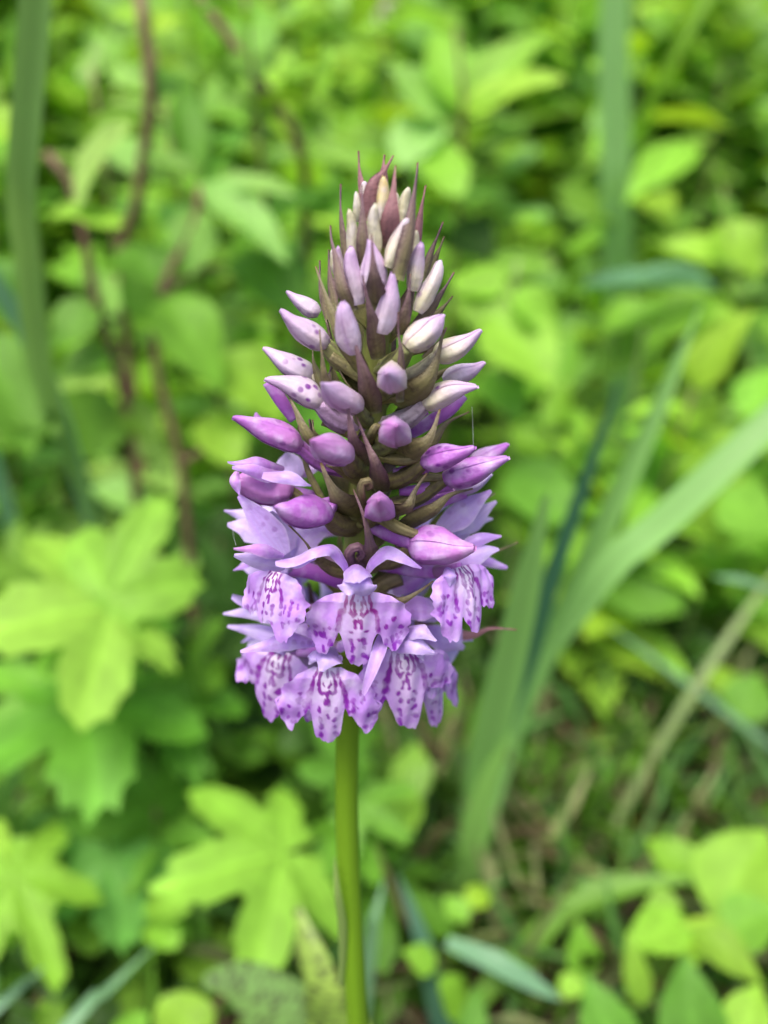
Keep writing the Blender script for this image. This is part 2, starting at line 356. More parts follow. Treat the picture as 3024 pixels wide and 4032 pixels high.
# ---- closed buds: three sepals wrapped round a core, on a ribbed ovary
PR_BUD = [(0, .42), (.07, .74), (.2, .98), (.36, 1.0), (.52, .90), (.66, .70), (.78, .50), (.88, .36), (.95, .27), (1, .15)]
PR_ROUND = [(0, .45), (.1, .80), (.3, 1.0), (.5, .98), (.68, .82), (.82, .56), (.93, .30), (1, .08)]
PR_SLIM = [(0, .55), (.1, .8), (.3, 1.0), (.55, .92), (.75, .72), (.9, .52), (.97, .34), (1, .12)]
def bud(z, b, tp, wd, cb, ct, spots=0.0, bend=-0.05, prof=PR_BUD, roll=0.0, ovary=None, flat=1.0, seed=0):
    """b, tp: base and tip (x, y, mm in front); cb/ct: base and tip colour"""
    rs = np.random.RandomState(seed*7+3)
    p0, p1 = mm(z, *b), mm(z, *tp); mid = (p0+p1)/2; wm = size(z, wd*.95, mid); T = unit(p1-p0); hk = rs.uniform(-1, 1); Ln = np.linalg.norm(p1-p0)
    upv = unit(UP - T*np.dot(UP, T)) if abs(np.dot(UP, T)) < 0.9 else unit(-FWD + T*np.dot(FWD, T)); side = np.cross(T, upv)
    upr = upv*math.cos(roll)+side*math.sin(roll); sdr = np.cross(T, upr)
    lump = rs.uniform(-1, 1, 6)
    def surf(t, a, k):
        c = p0+(p1-p0)*t + upv*bend*Ln*(math.sin(math.pi*t)*0.6 + max(0, t-.75)*-1.3) + side*Ln*.10*hk*max(0, t-.55)**2*4 + upv*Ln*.06*math.sin(t*5+hk*3)*t*(1-t)
        u = (a % (2*math.pi/3))-math.pi/3; tri = 0.62/math.cos(u)*0.92; tw = 0.36*math.sin(math.pi*min(1, t*1.05+.12))
        r = wm*0.5*float(sm(t, prof))*k*(1.03*((1-tw)+tw*(tri+.12))+0.085*lump[0]*math.sin(a+lump[1]*3+t*4)+0.04*math.sin(3*a+7*t+lump[5]*3)*t+0.025*math.sin(2*a+9*t+lump[2]*3)+0.012*math.sin(11*a+lump[3]*3+3*t))
        return c+upr*math.cos(a)*r*flat+sdr*math.sin(a)*r
    nr, na = 18, 18
    ts = np.linspace(0, 1, nr)
    V = [surf(t, 2*math.pi*j/na, 0.93) for t in ts for j in range(na)]
    def shade(t, ed):
        k = np.clip((t-0.15)/0.75, 0, 1)**1.2; c = mixv(cb, ct, k); c = mixv(c, ct, 0.55*ed**3)
        return c*(0.95+0.10*rs.rand())
    C = [c4(shade(t, 0)*0.8) for t in ts for j in range(na)]
    f = grid_faces(nr, na, True)+[tuple(range(na))[::-1], tuple((nr-1)*na+j for j in range(na))]
    core = add('bud', make_mesh('bud', V, f, C), M_PETAL, orchid)
    for q in range(3):
        a0 = q*2*math.pi/3; nc = 13; nr2 = 26; V = []; C = []
        half = R(70)
        for i in range(nr2):
            t = i/(nr2-1)
            for j in range(nc):
                s = -1+2*j/(nc-1); k = 1.02+0.06*s*abs(s)+0.02*(1-abs(s))
                k += 0.9*max(0, t-.86)*(q == 0)+0.5*max(0, t-.9)*(q == 1)
                V.append(surf(t*(1.0+0.015*q), a0+s*half*(1-0.12*t), k))
                C.append(c4(shade(t, abs(s))*(1-0.10*math.exp(-(s/0.12)**2)-0.05*math.sin(13*s+lump[4]*3)*math.sin(5*t+lump[5]*3)-0.10*(abs(s) > .97)), spots*max(0, 1-abs(t-0.3)*2.2)))
        V = np.array(V); m = len(V)
        V2 = V - np.array([0, 0, 0]) ; ff = grid_faces(nr2, nc)
        o = bpy.data.objects.new('sepal', make_mesh('sepal', V, ff, C)); col.objects.link(o); o.data.materials.append(M_PETAL); o.parent = core
        o.matrix_parent_inverse = Matrix.Identity(4); o.matrix_local = Matrix.Identity(4)
    if ovary is not None:
        rad, oc = ovary; drop = 0.3*Ln
        a = axis_at(p0[2]-np.linalg.norm((p0-axis_at(p0[2]))[:2])*0.45-0.0008)
        m1 = (a+p0)/2+np.array([0, 0, -0.0004])+0.15*(p0-a)*[1, 1, 0]
        rr = size(z, rad, p0)
        V, f, C = tube([a, m1, p0+T*Ln*0.05], [(0, rr*.8), (.5, rr), (1, rr*.7)], 16, 14, 0.13, 6, 5.0, lambda t, r: c4(mixv(oc, mixv(oc, BR_P, .5)*.8, 0.5-0.5*r)))
        o = bpy.data.objects.new('ovary', make_mesh('ovary', V, f, C)); col.objects.link(o); o.data.materials.append(M_BRACT); o.parent = core
    return core
OVG, OVO = lin(156, 164, 98), lin(140, 134, 80)
BUDS = [  # window, base, tip, width, base colour, tip colour, kwargs
 ('A', (640, 380, -1), (638, 255, -1), 75, CREAM, CPINK, dict(prof=PR_SLIM)),
 ('A', (595, 520, 0.5), (592, 325, 1), 60, CREAM, CREAM, dict(prof=PR_SLIM)),
 ('A', (745, 560, 3.2), (775, 228, 3.2), 105, CREAM, YEL, dict(prof=PR_SLIM)),
 ('A', (890, 540, 1), (908, 295, 1), 92, CREAM, CREAM, dict(prof=PR_SLIM)),
 ('A', (845, 480, -1), (850, 330, -1), 60, CREAM, CREAM, dict(prof=PR_SLIM)),
 ('A', (580, 790, 3), (545, 440, 3.5), 92, CREAM, CREAM, dict(prof=PR_SLIM)),
 ('A', (718, 720, 5), (685, 405, 5.5), 102, CREAM, CREAM, dict(prof=PR_SLIM)),
 ('A', (795, 820, 6), (905, 492, 5.5), 112, CREAM, CPINK, dict(prof=PR_SLIM)),
 ('A', (600, 1060, 5), (525, 690, 5), 132, CPINK, PINK, dict(prof=PR_SLIM)),
 ('A', (710, 980, 5.5), (690, 640, 5.5), 190, CPINK, PINK, dict()),
 ('A', (490, 900, 1), (462, 680, 1), 66, CREAM, PINK, dict(prof=PR_SLIM)),
 ('A', (450, 860, -1), (428, 700, -1), 60, CREAM, CREAM, dict(prof=PR_SLIM)),
 ('A', (960, 800, 2), (972, 578, 2), 74, CREAM, CREAM, dict(prof=PR_SLIM)),
 ('A', (955, 970, 4), (1000, 655, 4), 122, CREAM, PINK, dict(prof=PR_SLIM)),
 ('A', (985, 1110, 4), (1140, 780, 3), 128, CREAM, CPINK, dict(prof=PR_SLIM, spots=.5)),
 ('A', (755, 1250, 7), (838, 862, 7), 165, CPINK, PINK, dict(flat=1.0)),
 ('A', (575, 1370, 8), (478, 1048, 10), 165, CPINK, PINK, dict(spots=.3, prof=PR_SLIM)),
 ('A', (345, 1120, -2), (130, 985, -2), 118, CPINK, PINK, dict(spots=.6)),
 ('A', (395, 1330, 2), (92, 1105, 4), 175, CPINK, PINK, dict(spots=.8, ovary=(70, OVG))),
 ('A', (915, 1345, 7), (1160, 1130, 6), 190, CREAM, PINK, dict(spots=.5, prof=PR_ROUND, ovary=(70, OVG))),
 ('B', (1145, 200, 3), (1385, 62, 2), 128, CREAM, PINK, dict(ovary=(50, CREAM))),
 ('B', (510, 300, -1), (252, 150, -1), 128, CPINK, PINK, dict(spots=1.0, bend=-.05, ovary=(50, CREAM))),
 ('B', (550, 440, 4), (270, 298, 5), 142, CPINK, PINK, dict(spots=1.0, bend=.10, ovary=(60, PINK))),
 ('B', (745, 450, 6), (545, 340, 15), 150, CPINK, PINK, dict(prof=PR_ROUND, ovary=(45, OVG))),
 ('B', (925, 300, 5), (905, 285, 17), 168, CREAM, PINK, dict(prof=PR_ROUND, ovary=(60, OVG))),
 ('B', (1190, 320, -1), (1405, 228, -1), 112, CPINK, PINK, dict(spots=1.0)),
 ('B', (1085, 440, 4), (1355, 340, 6), 138, CREAM, PINK, dict(spots=1.0, bend=.06, ovary=(55, CPINK))),
 ('B', (440, 660, 4), (102, 505, 7), 150, ROSE, PURP, dict(spots=.5, bend=.03, ovary=(40, PURP))),
 ('B', (230, 560, -3), (208, 485, -3), 60, PINK, PURP, dict()),
 ('B', (690, 700, 9), (495, 640, 18), 172, PINK, ROSE, dict(prof=PR_ROUND, spots=.4, ovary=(60, OVO))),
 ('B', (945, 585, 7), (920, 560, 18), 172, CPINK, ROSE, dict(prof=PR_ROUND, spots=.2, ovary=(60, OVG))),
 ('B', (1080, 745, 6), (1348, 672, 9), 140, PURP, PURP, dict(spots=1.0, ovary=(48, OVO))),
 ('B', (1330, 760, -3), (1527, 652, -3), 110, PINK, PURP, dict()),
 ('B', (1195, 830, 4), (1520, 725, 6), 152, PURP, PURP, dict(spots=.9, ovary=(42, OVO))),
 ('B', (1250, 880, 0), (1440, 810, 0), 110, PINK, PALE, dict()),
 ('B', (850, 980, 8), (865, 950, 20), 165, PURP, ROSE, dict(prof=PR_ROUND, spots=.3, ovary=(50, OVO))),
 ('B', (590, 1010, 8), (308, 985, 15), 175, PURP, PURP, dict(prof=PR_ROUND, ovary=(60, OVO))),
 ('G', (555, 620, 8), (1165, 660, 12), 410, PURP, ROSE, dict(spots=.5, ovary=(110, OVO))),
 ('J', (780, 740, 3), (135, 650, 7), 400, ROSE, ROSE, dict(prof=PR_ROUND, ovary=(90, OVO))),
]
for i, b in enumerate(BUDS): bud(*b[:6], seed=i, **b[6])

# ---- spurs, and loose ovaries that curl out from the axis
def part_tube(name, z, pts, r0, r1, cA, cB, parent, ridge=0.0, mat=None, spin=4.0):
    P = [mm(z, *p) for p in pts]; s0 = size(z, 1, P[0])
    V, f, C = tube(P, [(0, r0*s0), (.6, (r0*.55+r1*.45)*s0), (1, r1*s0)], 14, 18, ridge, 6, spin, lambda t, r: c4(mixv(cA, cB, t)*(1+ridge*1.6*r)))
    o = bpy.data.objects.new(name, make_mesh(name, V, f, C)); col.objects.link(o); o.data.materials.append(mat or M_PETAL); o.parent = parent
    if parent == orchid: o.matrix_local = Matrix.Translation(-LOC[orchid.name])
    return o
for z, pts, r0, r1 in [
  ('B', [(1100, 765, 5), (1010, 785, 4), (935, 795, 3)], 38, 24), ('B', [(1230, 850, 3), (1090, 885, 3), (958, 897, 3)], 44, 22),
  ('B', [(1290, 880, -1), (1130, 950, 0), (1000, 990, 1)], 56, 30), ('B', [(1040, 1150, 8), (930, 1120, 6), (815, 1080, 4)], 60, 34),
  ('G', [(880, 880, 5), (600, 870, 4), (230, 830, 2)], 80, 46), ('B', [(620, 990, 9), (560, 960, 8), (640, 930, 6)], 30, 16),
  ('E', [(560, 740, 6), (900, 770, 4), (1270, 900, 2)], 90, 80), ('J', [(700, 760, 2), (900, 790, 2), (1060, 800, 1)], 90, 46),
  ('B', [(400, 640, 4), (470, 680, 3), (540, 700, 2)], 44, 24), ('B', [(280, 320, 1), (340, 420, 1), (410, 520, 1)], 40, 30),
  ('B', [(1280, 390, -2), (1200, 480, -1), (1010, 600, -1)], 42, 30), ('B', [(1090, 460, 3), (1040, 500, 3), (960, 560, 2)], 40, 26),
  ('B', [(690, 800, -4), (680, 850, -4), (700, 900, -4)], 22, 14), ('H', [(1000, 290, 4), (800, 330, 3), (640, 310, 2)], 62, 50)]:
    part_tube('spur', z, pts, r0, r1, PURP, mixv(PURP, DEEP, .4), orchid)
for z, pts, r0, r1, cA in [
  ('B', [(870, 715, 4), (980, 735, 6), (1095, 712, 6)], 30, 20, OVO), ('B', [(880, 850, 3), (1050, 825, 4), (1215, 828, 4)], 30, 18, OVO),
  ('B', [(860, 1030, 7), (950, 1085, 9), (1065, 1130, 9)], 34, 24, OVO), ('B', [(760, 830, 3), (680, 775, 5), (600, 735, 7)], 46, 34, OLIVE),
  ('B', [(745, 1060, 2), (680, 1030, 3), (600, 990, 4)], 50, 40, OLIVE), ('B', [(800, 990, 3), (760, 920, 9), (765, 850, 10), (800, 840, 10), (808, 870, 9), (785, 880, 9)], 24, 16, OVO),
  ('B', [(790, 1260, 4), (710, 1270, 8), (700, 1210, 10), (740, 1185, 10), (768, 1220, 9), (745, 1245, 9)], 30, 20, BR_P),
  ('B', [(800, 640, 3), (815, 600, 7), (835, 560, 8), (860, 570, 7)], 26, 18, OLIVE), ('B', [(800, 480, 3), (760, 470, 4), (720, 430, 5)], 34, 24, OLIVE),
  ('E', [(1300, 800, 4), (1150, 760, 6), (1000, 640, 8), (950, 540, 8)], 62, 40, OVO), ('C', [(800, 520, 2), (880, 400, 3), (980, 350, 3)], 46, 40, OLIVE),
  ('B', [(870, 420, 3), (980, 400, 4), (1090, 385, 4)], 24, 18, OVO), ('B', [(860, 230, 2), (960, 180, 2), (1100, 150, 2)], 26, 18, OLIVE),
  ('B', [(760, 300, 3), (690, 250, 3), (600, 190, 3)], 34, 24, OLIVE), ('B', [(740, 600, 2), (660, 560, 2), (560, 520, 2)], 40, 30, OLIVE)]:
    part_tube('ovary', z, pts, r0, r1, cA, mixv(cA, BR_P, .35), orchid, 0.14, M_BRACT)

# ---- open flowers
PR_SEP = [(0, .35), (.12, .62), (.35, 1.0), (.58, .88), (.76, .56), (.88, .32), (.96, .22), (1, .12)]
PR_OVAL = [(0, .55), (.2, .90), (.45, 1.0), (.7, .84), (.84, .54), (.92, .30), (.97, .22), (1, .12)]
PR_NARROW = [(0, .7), (.3, 1.0), (.6, .8), (.85, .48), (.96, .32), (1, .2)]
PR_FLARE = [(0, .45), (.3, .75), (.6, .95), (.8, 1.0), (.92, .7), (1, .25)]
def petal(parent, name, z, pts, wd, cA, cB, prof=PR_SEP, cup=0.18, ruffle=0.05, spots=0.0, hint=None, twist=0.0, seed=0):
    P = [mm(z, *p) for p in pts]; mid = P[len(P)//2]; toc = unit(CAM-mid)
    h = toc*1.0+np.array([0, 0, 0.35]) if hint is None else toc+np.array(hint, float)
    def cf(t, s):
        c = mixv(cA, cB, t); c = mixv(c, lin(232, 218, 246), 0.5*max(0, abs(s)-.8)/.2); c = mixv(c, PURP, 0.22*(0.5+0.5*math.cos(s*17+math.sin(t*5+seed)))*(1-t*.5)); c = c*(1+0.05*math.cos(s*29)); c = c*(1-0.05*math.exp(-(s/.1)**2))
        return c4(c, spots*(1-abs(s))*max(0, 1-t*0.9))
    V, f, c = sheet(P, size(z, wd*1.06, mid), h, prof, cup, 30, 13, ruffle*1.8, twist+0.25*math.sin(seed*2.7), cf, seed, 0.0, .11, .35*math.sin(seed*1.9+.6))
    o = bpy.data.objects.new(name, make_mesh(name, V, f, c)); col.objects.link(o); o.data.materials.append(M_PETAL); o.parent = parent
    return o
def lip_marks(seed, strength=1.0):
    r = random.Random(seed); S = []
    def st(pts, wdt, k=1.0): S.append(([(a+r.uniform(-.012, .012), b+r.uniform(-.012, .012)) for a, b in pts], wdt*r.uniform(.85, 1.2), k))
    for sg in (-1, 1):
        st([(sg*.19, .0), (sg*.22, .10)], .020); st([(sg*.24, .12), (sg*.27, .22)], .022)
        st([(sg*.29, .23), (sg*.35, .33), (sg*.37, .44), (sg*.38, .50)], .034)
        if r.random() < .75: st([(sg*.39, .55), (sg*.38, .60)], .03)
        st([(sg*.08, .03), (sg*.13, .10), (sg*.16, .19), (sg*.15, .25)], .018); st([(sg*.15, .26), (sg*.10, .30), (sg*.05, .27)], .022)
        st([(sg*.06, .12), (sg*.08, .19), (sg*.05, .22)], .014)
        st([(sg*.04, .36), (sg*.05, .44)], .022)
        y = .50
        while y < .9:
            st([(sg*(.13+r.uniform(-.03, .03)), y), (sg*(.14+r.uniform(-.04, .04)), y+r.uniform(.01, .06))], r.uniform(.02, .035), .9); y += r.uniform(.09, .15)
        for _ in range(13):
            x, yy = r.uniform(.45, .88), r.uniform(.32, .78); an = r.uniform(-.8, .8); ln = r.uniform(.0, .07)
            st([(sg*x, yy), (sg*(x+math.sin(an)*ln), yy+math.cos(an)*ln)], r.uniform(.016, .030), r.uniform(.6, .95))
    st([(0, .02), (0, .10)], .014); st([(.01, .28), (.0, .36)], .016); st([(0, .6), (.02, .63)], .022, .8)
    return S
def lip(parent, z, top, bot, half, yaw, seed, yb, W, curl=0.10, tilt=0.0, dens=1.0):
    """three-lobed lip: yb(s) gives the lower edge, W(y) the width; yaw turns it about the upright"""
    a, b = mm(z, *top), mm(z, *bot); Ln = np.linalg.norm(b-a); dn = unit(b-a); hw = size(z, half*1.09, (a+b)/2)
    lat = np.array([math.cos(yaw), math.sin(yaw), 0]); lat = unit(lat*math.cos(tilt)+np.array([0, 0, 1])*math.sin(tilt)); lat = unit(lat-dn*np.dot(lat, dn)); nrm = np.cross(dn, lat); rs = np.random.RandomState(seed)
    if np.dot(nrm, [math.sin(yaw), -math.cos(yaw), 0.0]) < 0: nrm = -nrm
    nx, ny = 97, 72; S = lip_marks(seed); s = np.linspace(-1, 1, nx)
    ybs = interp(s, yb); k = np.array([.2, .6, .2]); ybs = np.convolve(np.pad(ybs, 1, 'edge'), k, 'valid')
    jag = np.convolve(rs.normal(0, 1, nx+6), np.ones(3)/3, 'same')[3:-3]*0.016+0.012*np.sin(s*38+seed); ybs = ybs+jag
    ph = rs.uniform(0, 6.28, 6); X = np.zeros((ny, nx)); Yy = np.zeros((ny, nx))
    for i in range(ny):
        t = i/(ny-1); Yy[i] = t*ybs; X[i] = s*np.array([interp(y, W) for y in Yy[i]])
        X[i] *= 1+(0.03*np.sin(Yy[i]*27+ph[0])+.02*np.sin(Yy[i]*51+ph[1]))*np.abs(s)**6
    ax_ = np.abs(X)
    Z = -curl*1.6*ax_**2.2 + 0.10*np.exp(-(X/.16)**2)*np.clip(Yy*2, 0, 1)*np.clip(1.3-Yy, 0, 1) - 0.28*np.clip(Yy-.55, 0, 1)**1.5*(ax_ < 2)
    Z += 0.11*np.sin(X*8+ph[1])*np.clip(ax_-.22, 0, 1)*np.sin(Yy*6+ph[2]) + 0.045*np.sin(Yy*16+ph[3])*ax_**2 + 0.012*np.sin(X*23+Yy*9+ph[4])
    Z -= 0.12*np.clip(.12-Yy, 0, 1)/.12
    V = a + X[..., None]*lat*hw + Yy[..., None]*dn*Ln + Z[..., None]*nrm*hw
    # pigment
    asp = Ln/(2*hw); m = np.zeros((ny, nx)); wob = 0.012*np.sin(X*41+ph[5])+0.010*np.sin(Yy*53+ph[0])
    for pts, wd, kk in S:
        for p, q in (zip(pts[:-1], pts[1:]) if len(pts) > 1 else [(pts[0], pts[0])]):
            dx, dy = q[0]-p[0], (q[1]-p[1])*2*asp; l2 = dx*dx+dy*dy+1e-9
            u = np.clip(((X-p[0])*dx+(Yy-p[1])*2*asp*dy)/l2, 0, 1)
            d = np.hypot(X-p[0]-u*dx, (Yy-p[1])*2*asp-u*dy)+wob
            m = np.maximum(m, min(1, kk*1.15)*np.clip((wd*1.75-d)/(wd*0.6), 0, 1))
    white = np.exp(-(ax_/.26)**2)*np.clip(1.0-Yy*1.1, 0, 1)
    base = mixv(lin(198, 148, 230)[None, None], lin(242, 230, 244)[None, None], (white*.95)[..., None])
    base = mixv(base, lin(190, 130, 226)[None, None], (0.5*np.clip((ax_-.5)*1.4, 0, 1)*np.clip(1.2-Yy, 0, 1))[..., None])
    warm = mixv(lin(160, 14, 120), lin(132, 22, 160), 0.5)[None, None]
    mk = mixv((lin(158, 8, 112) if seed == 21 else lin(132, 14, 136))[None, None], lin(132, 28, 172)[None, None], np.clip(Yy*1.2+ax_*.5, 0, 1)[..., None])
    c = mixv(base, mk, (m*.95*dens)[..., None]); C = np.concatenate([c, np.zeros((ny, nx, 1))], -1)
    o = bpy.data.objects.new('lip', make_mesh('lip', V.reshape(-1, 3), grid_faces(ny, nx), C.reshape(-1, 4))); col.objects.link(o)
    o.data.materials.append(M_PETAL); o.parent = parent; return o
W1 = [(0, .26), (.02, .40), (.05, .60), (.12, .80), (.24, .95), (.4, 1.0), (.62, .97), (.8, .92), (1, .9)]
YB1 = [(-1, .50), (-.94, .70), (-.86, .80), (-.76, .85), (-.66, .83), (-.55, .73), (-.46, .62), (-.37, .52), (-.31, .60), (-.27, .88), (-.08, 1.0), (.06, .99), (.24, .90), (.29, .62), (.36, .52), (.48, .62), (.58, .72), (.68, .79), (.78, .79), (.9, .70), (1, .48)]
W2 = [(0, .24), (.03, .36), (.08, .55), (.16, .72), (.3, .88), (.5, 1.0), (.75, 1.0), (1, .92)]
YB2 = [(-1, .48), (-.92, .66), (-.80, .86), (-.74, .86), (-.62, .76), (-.46, .62), (-.36, .52), (-.31, .60), (-.27, .90), (-.16, .97), (-.02, 1.0), (.12, .97), (.24, .88), (.29, .62), (.34, .53), (.46, .62), (.64, .80), (.78, .90), (.84, .86), (.93, .68), (1, .48)]
def flower(core_z, core_pts, r0, r1, cA=PURP):
    """flower = its column and ovary tube, carrying the lip, sepals and petals"""
    return part_tube('flower', core_z, core_pts, r0, r1, cA, mixv(cA, OVO, .5), orchid)
# F1, facing the camera below the bracts
F = flower('E', [(1400, 960, 12), (1400, 860, 8), (1390, 780, 3)], 60, 50)
lip(F, 'P', (1410, 2338, 13.5), (1412, 2628, 14.5), 190, 0.0, 21, YB1, W1, 0.10)
petal(F, 'sepal', 'E', [(1320, 790, 11), (1262, 670, 12), (1150, 530, 13), (960, 555, 14), (760, 655, 14), (550, 690, 14)], 180, LILAC, LILAC, [(0, .5), (.15, .6), (.35, .95), (.6, .9), (.8, .75), (.94, .6), (1, .3)], 0.22, 0.10, .3, (0, 0, 1.0), 0.25, 1)
petal(F, 'sepal', 'G', [(105, 890, 11), (170, 770, 12), (300, 690, 13), (470, 745, 14), (665, 830, 14)], 165, LILAC, LILAC, [(0, .4), (.2, .7), (.45, 1.0), (.7, .8), (.88, .5), (1, .1)], 0.15, 0.05, .2, (0, 0, .9), 0.1, 2)
petal(F, 'dorsal_sepal', 'E', [(1400, 700, 11), (1395, 780, 15), (1400, 890, 17.5)], 300, LILAC, PALE, PR_OVAL, 0.30, 0.04, .2, None, 0, 3)
petal(F, 'petal', 'E', [(1345, 780, 13), (1330, 900, 15.5), (1325, 1015, 15.8)], 285, LILAC, PALE, PR_FLARE, 0.22, 0.07, 0, (-.3, 0, 0), 0, 4)
petal(F, 'petal', 'E', [(1470, 780, 13), (1490, 900, 15.8), (1495, 1050, 16)], 290, LILAC, PALE, PR_FLARE, 0.22, 0.07, 0, (.3, 0, 0), 0, 5)
petal(F, 'petal', 'I', [(560, 330, 11), (480, 560, 14), (390, 830, 15.5), (285, 1070, 16)], 190, LILAC, mixv(PALE, ROSE, .35), PR_NARROW, -0.28, 0.02, 0, (-.4, 0, 0), 0, 6)
# F2, upper left
F = flower('E', [(640, 800, 8), (660, 760, 7), (720, 740, 5)], 40, 50, PALE)
lip(F, 'E', (520, 780, 12), (430, 1480, 15), 400, -0.55, 22, [(-1, .5), (-.9, .62), (-.7, .72), (-.5, .66), (-.38, .62), (-.28, .78), (-.1, .80), (.02, .74), (.12, .74), (.3, .98), (.45, 1.02), (.65, .98), (.85, .8), (1, .55)], W1, 0.12, 0.12)
petal(F, 'petal', 'E', [(640, 610, 10), (400, 530, 13), (105, 545, 14)], 160, LILAC, ROSE, PR_SEP, 0.30, 0.03, .3, (0, 0, .5), 0, 7)
petal(F, 'petal', 'E', [(660, 730, 9), (400, 670, 12), (112, 605, 13)], 230, PALE, PALE, PR_SEP, 0.25, 0.03, 0, (0, 0, -.2), 0, 8)
petal(F, 'sepal', 'E', [(650, 600, 8), (420, 260, 8), (150, -20, 7)], 300, PALE, LILAC, PR_SEP, -0.14, 0.03, .9, (-.2, 0, .3), 0, 9)
petal(F, 'sepal', 'E', [(420, 440, 1), (230, 310, 0), (42, 290, 0)], 250, PALE, PALE, PR_SEP, 0.18, 0.06, 0, None, 0, 10)
petal(F, 'sepal', 'E', [(420, 260, -2), (240, 190, -3), (5, 135, -3)], 130, PALE, PALE, PR_SEP, 0.2, 0.06, 0, None, 0, 11)
petal(F, 'sepal', 'E', [(300, 690, 2), (200, 720, 1), (95, 762, 1)], 70, LILAC, LILAC, PR_SEP, 0.2, 0.06, 0, None, 0, 12)
petal(F, 'petal', 'E', [(700, 560, 3), (560, 300, 2), (500, 140, 2)], 300, PALE, PALE, PR_OVAL, 0.1, 0.05, .3, None, 0, 13)
petal(F, 'petal', 'E', [(760, 640, 2), (900, 420, 0), (1120, 300, -2)], 260, PALE, LILAC, PR_OVAL, 0.1, 0.05, .2, None, 0, 14)
petal(F, 'sepal', 'E', [(900, 420, -4), (1100, 350, -5), (1340, 350, -6)], 130, PALE, PURP, PR_OVAL, 0.1, 0.05, 0, None, 0, 15)
petal(F, 'sepal', 'E', [(640, 690, 13), (800, 690, 14), (970, 640, 14)], 90, PALE, PALE, PR_SEP, 0.2, 0.08, 0, (0, 0, .8), 0, 16)
# opening flower, upper left
F = flower('J', [(770, 700, 3), (760, 760, 2), (800, 800, 1)], 50, 50, ROSE)
petal(F, 'dorsal_sepal', 'J', [(720, 500, 4), (430, 430, 8), (102, 458, 9)], 190, PURP, LILAC, PR_SEP, 0.28, 0.02, .3, (0, 0, .6), 0, 17)
petal(F, 'petal', 'J', [(700, 560, 5), (450, 540, 9), (150, 500, 10)], 200, PURP, LILAC, PR_SEP, 0.22, 0.04, .2, None, 0, 18)
petal(F, 'sepal', 'J', [(480, 580, 11), (700, 590, 12), (880, 650, 12), (1022, 690, 11)], 145, LILAC, PALE, PR_OVAL, 0.2, 0.10, .3, (0, 0, .7), 0, 19)
petal(F, 'petal', 'J', [(190, 540, 9), (165, 660, 10), (230, 790, 10)], 120, ROSE, LILAC, PR_OVAL, 0.3, 0.04, 0, (-.5, 0, 0), 0, 20)
petal(F, 'sepal', 'J', [(770, 620, -3), (780, 480, -4), (740, 330, -4)], 270, PALE, PALE, PR_OVAL, 0.12, 0.06, .4, None, 0, 21)
petal(F, 'sepal', 'J', [(850, 580, -5), (1000, 530, -6), (1130, 480, -6)], 120, PURP, PALE, PR_SEP, 0.12, 0.06, 0, None, 0, 22)
# F3, upper right
F = flower('G', [(1040, 850, 7), (900, 870, 6), (800, 880, 5)], 60, 70)
lip(F, 'G', (1075, 830, 9.5), (1195, 1500, 12.5), 400, 0.62, 23, [(-1, .6), (-.9, .86), (-.72, 1.02), (-.5, 1.02), (-.38, .88), (-.3, .70), (-.22, .78), (-.1, .94), (.05, 1.0), (.2, .98), (.28, .84), (.36, .62), (.5, .66), (.7, .72), (.9, .66), (1, .5)], W1, 0.12, -0.15)
petal(F, 'dorsal_sepal', 'G', [(900, 840, 10), (935, 920, 12), (935, 1025, 12)], 130, LILAC, PALE, PR_OVAL, 0.3, 0.02, 0, None, 0, 23)
petal(F, 'petal', 'G', [(980, 700, 3), (1200, 560, 3), (1438, 535, 2)], 150, LILAC, LILAC, PR_SEP, 0.25, 0.04, 0, (0, 0, .5), 0, 24)
petal(F, 'petal', 'G', [(880, 800, 3), (1150, 700, 4), (1425, 640, 3)], 250, LILAC, PALE, PR_SEP, 0.25, 0.04, 0, None, 0, 25)
petal(F, 'sepal', 'G', [(1100, 740, -1), (1300, 780, -2), (1505, 845, -2)], 125, LILAC, LILAC, PR_NARROW, 0.2, 0.03, 0, None, 0, 26)
petal(F, 'sepal', 'G', [(800, 520, 1), (1030, 300, 1), (1345, 95, 0)], 270, PALE, LILAC, PR_SEP, 0.15, 0.04, .9, (0, 0, .2), 0, 27)
petal(F, 'sepal', 'G', [(980, 540, -2), (1180, 350, -3), (1392, 185, -3)], 190, PALE, PALE, PR_SEP, 0.15, 0.04, .2, None, 0, 28)
petal(F, 'sepal', 'G', [(1100, 480, -4), (1240, 380, -5), (1360, 352, -5)], 120, PALE, PALE, PR_SEP, 0.15, 0.06, 0, None, 0, 29)
petal(F, 'petal', 'G', [(520, 500, -6), (600, 380, -7), (720, 250, -7)], 120, LILAC, PALE, PR_OVAL, 0.15, 0.06, 0, None, 0, 30)
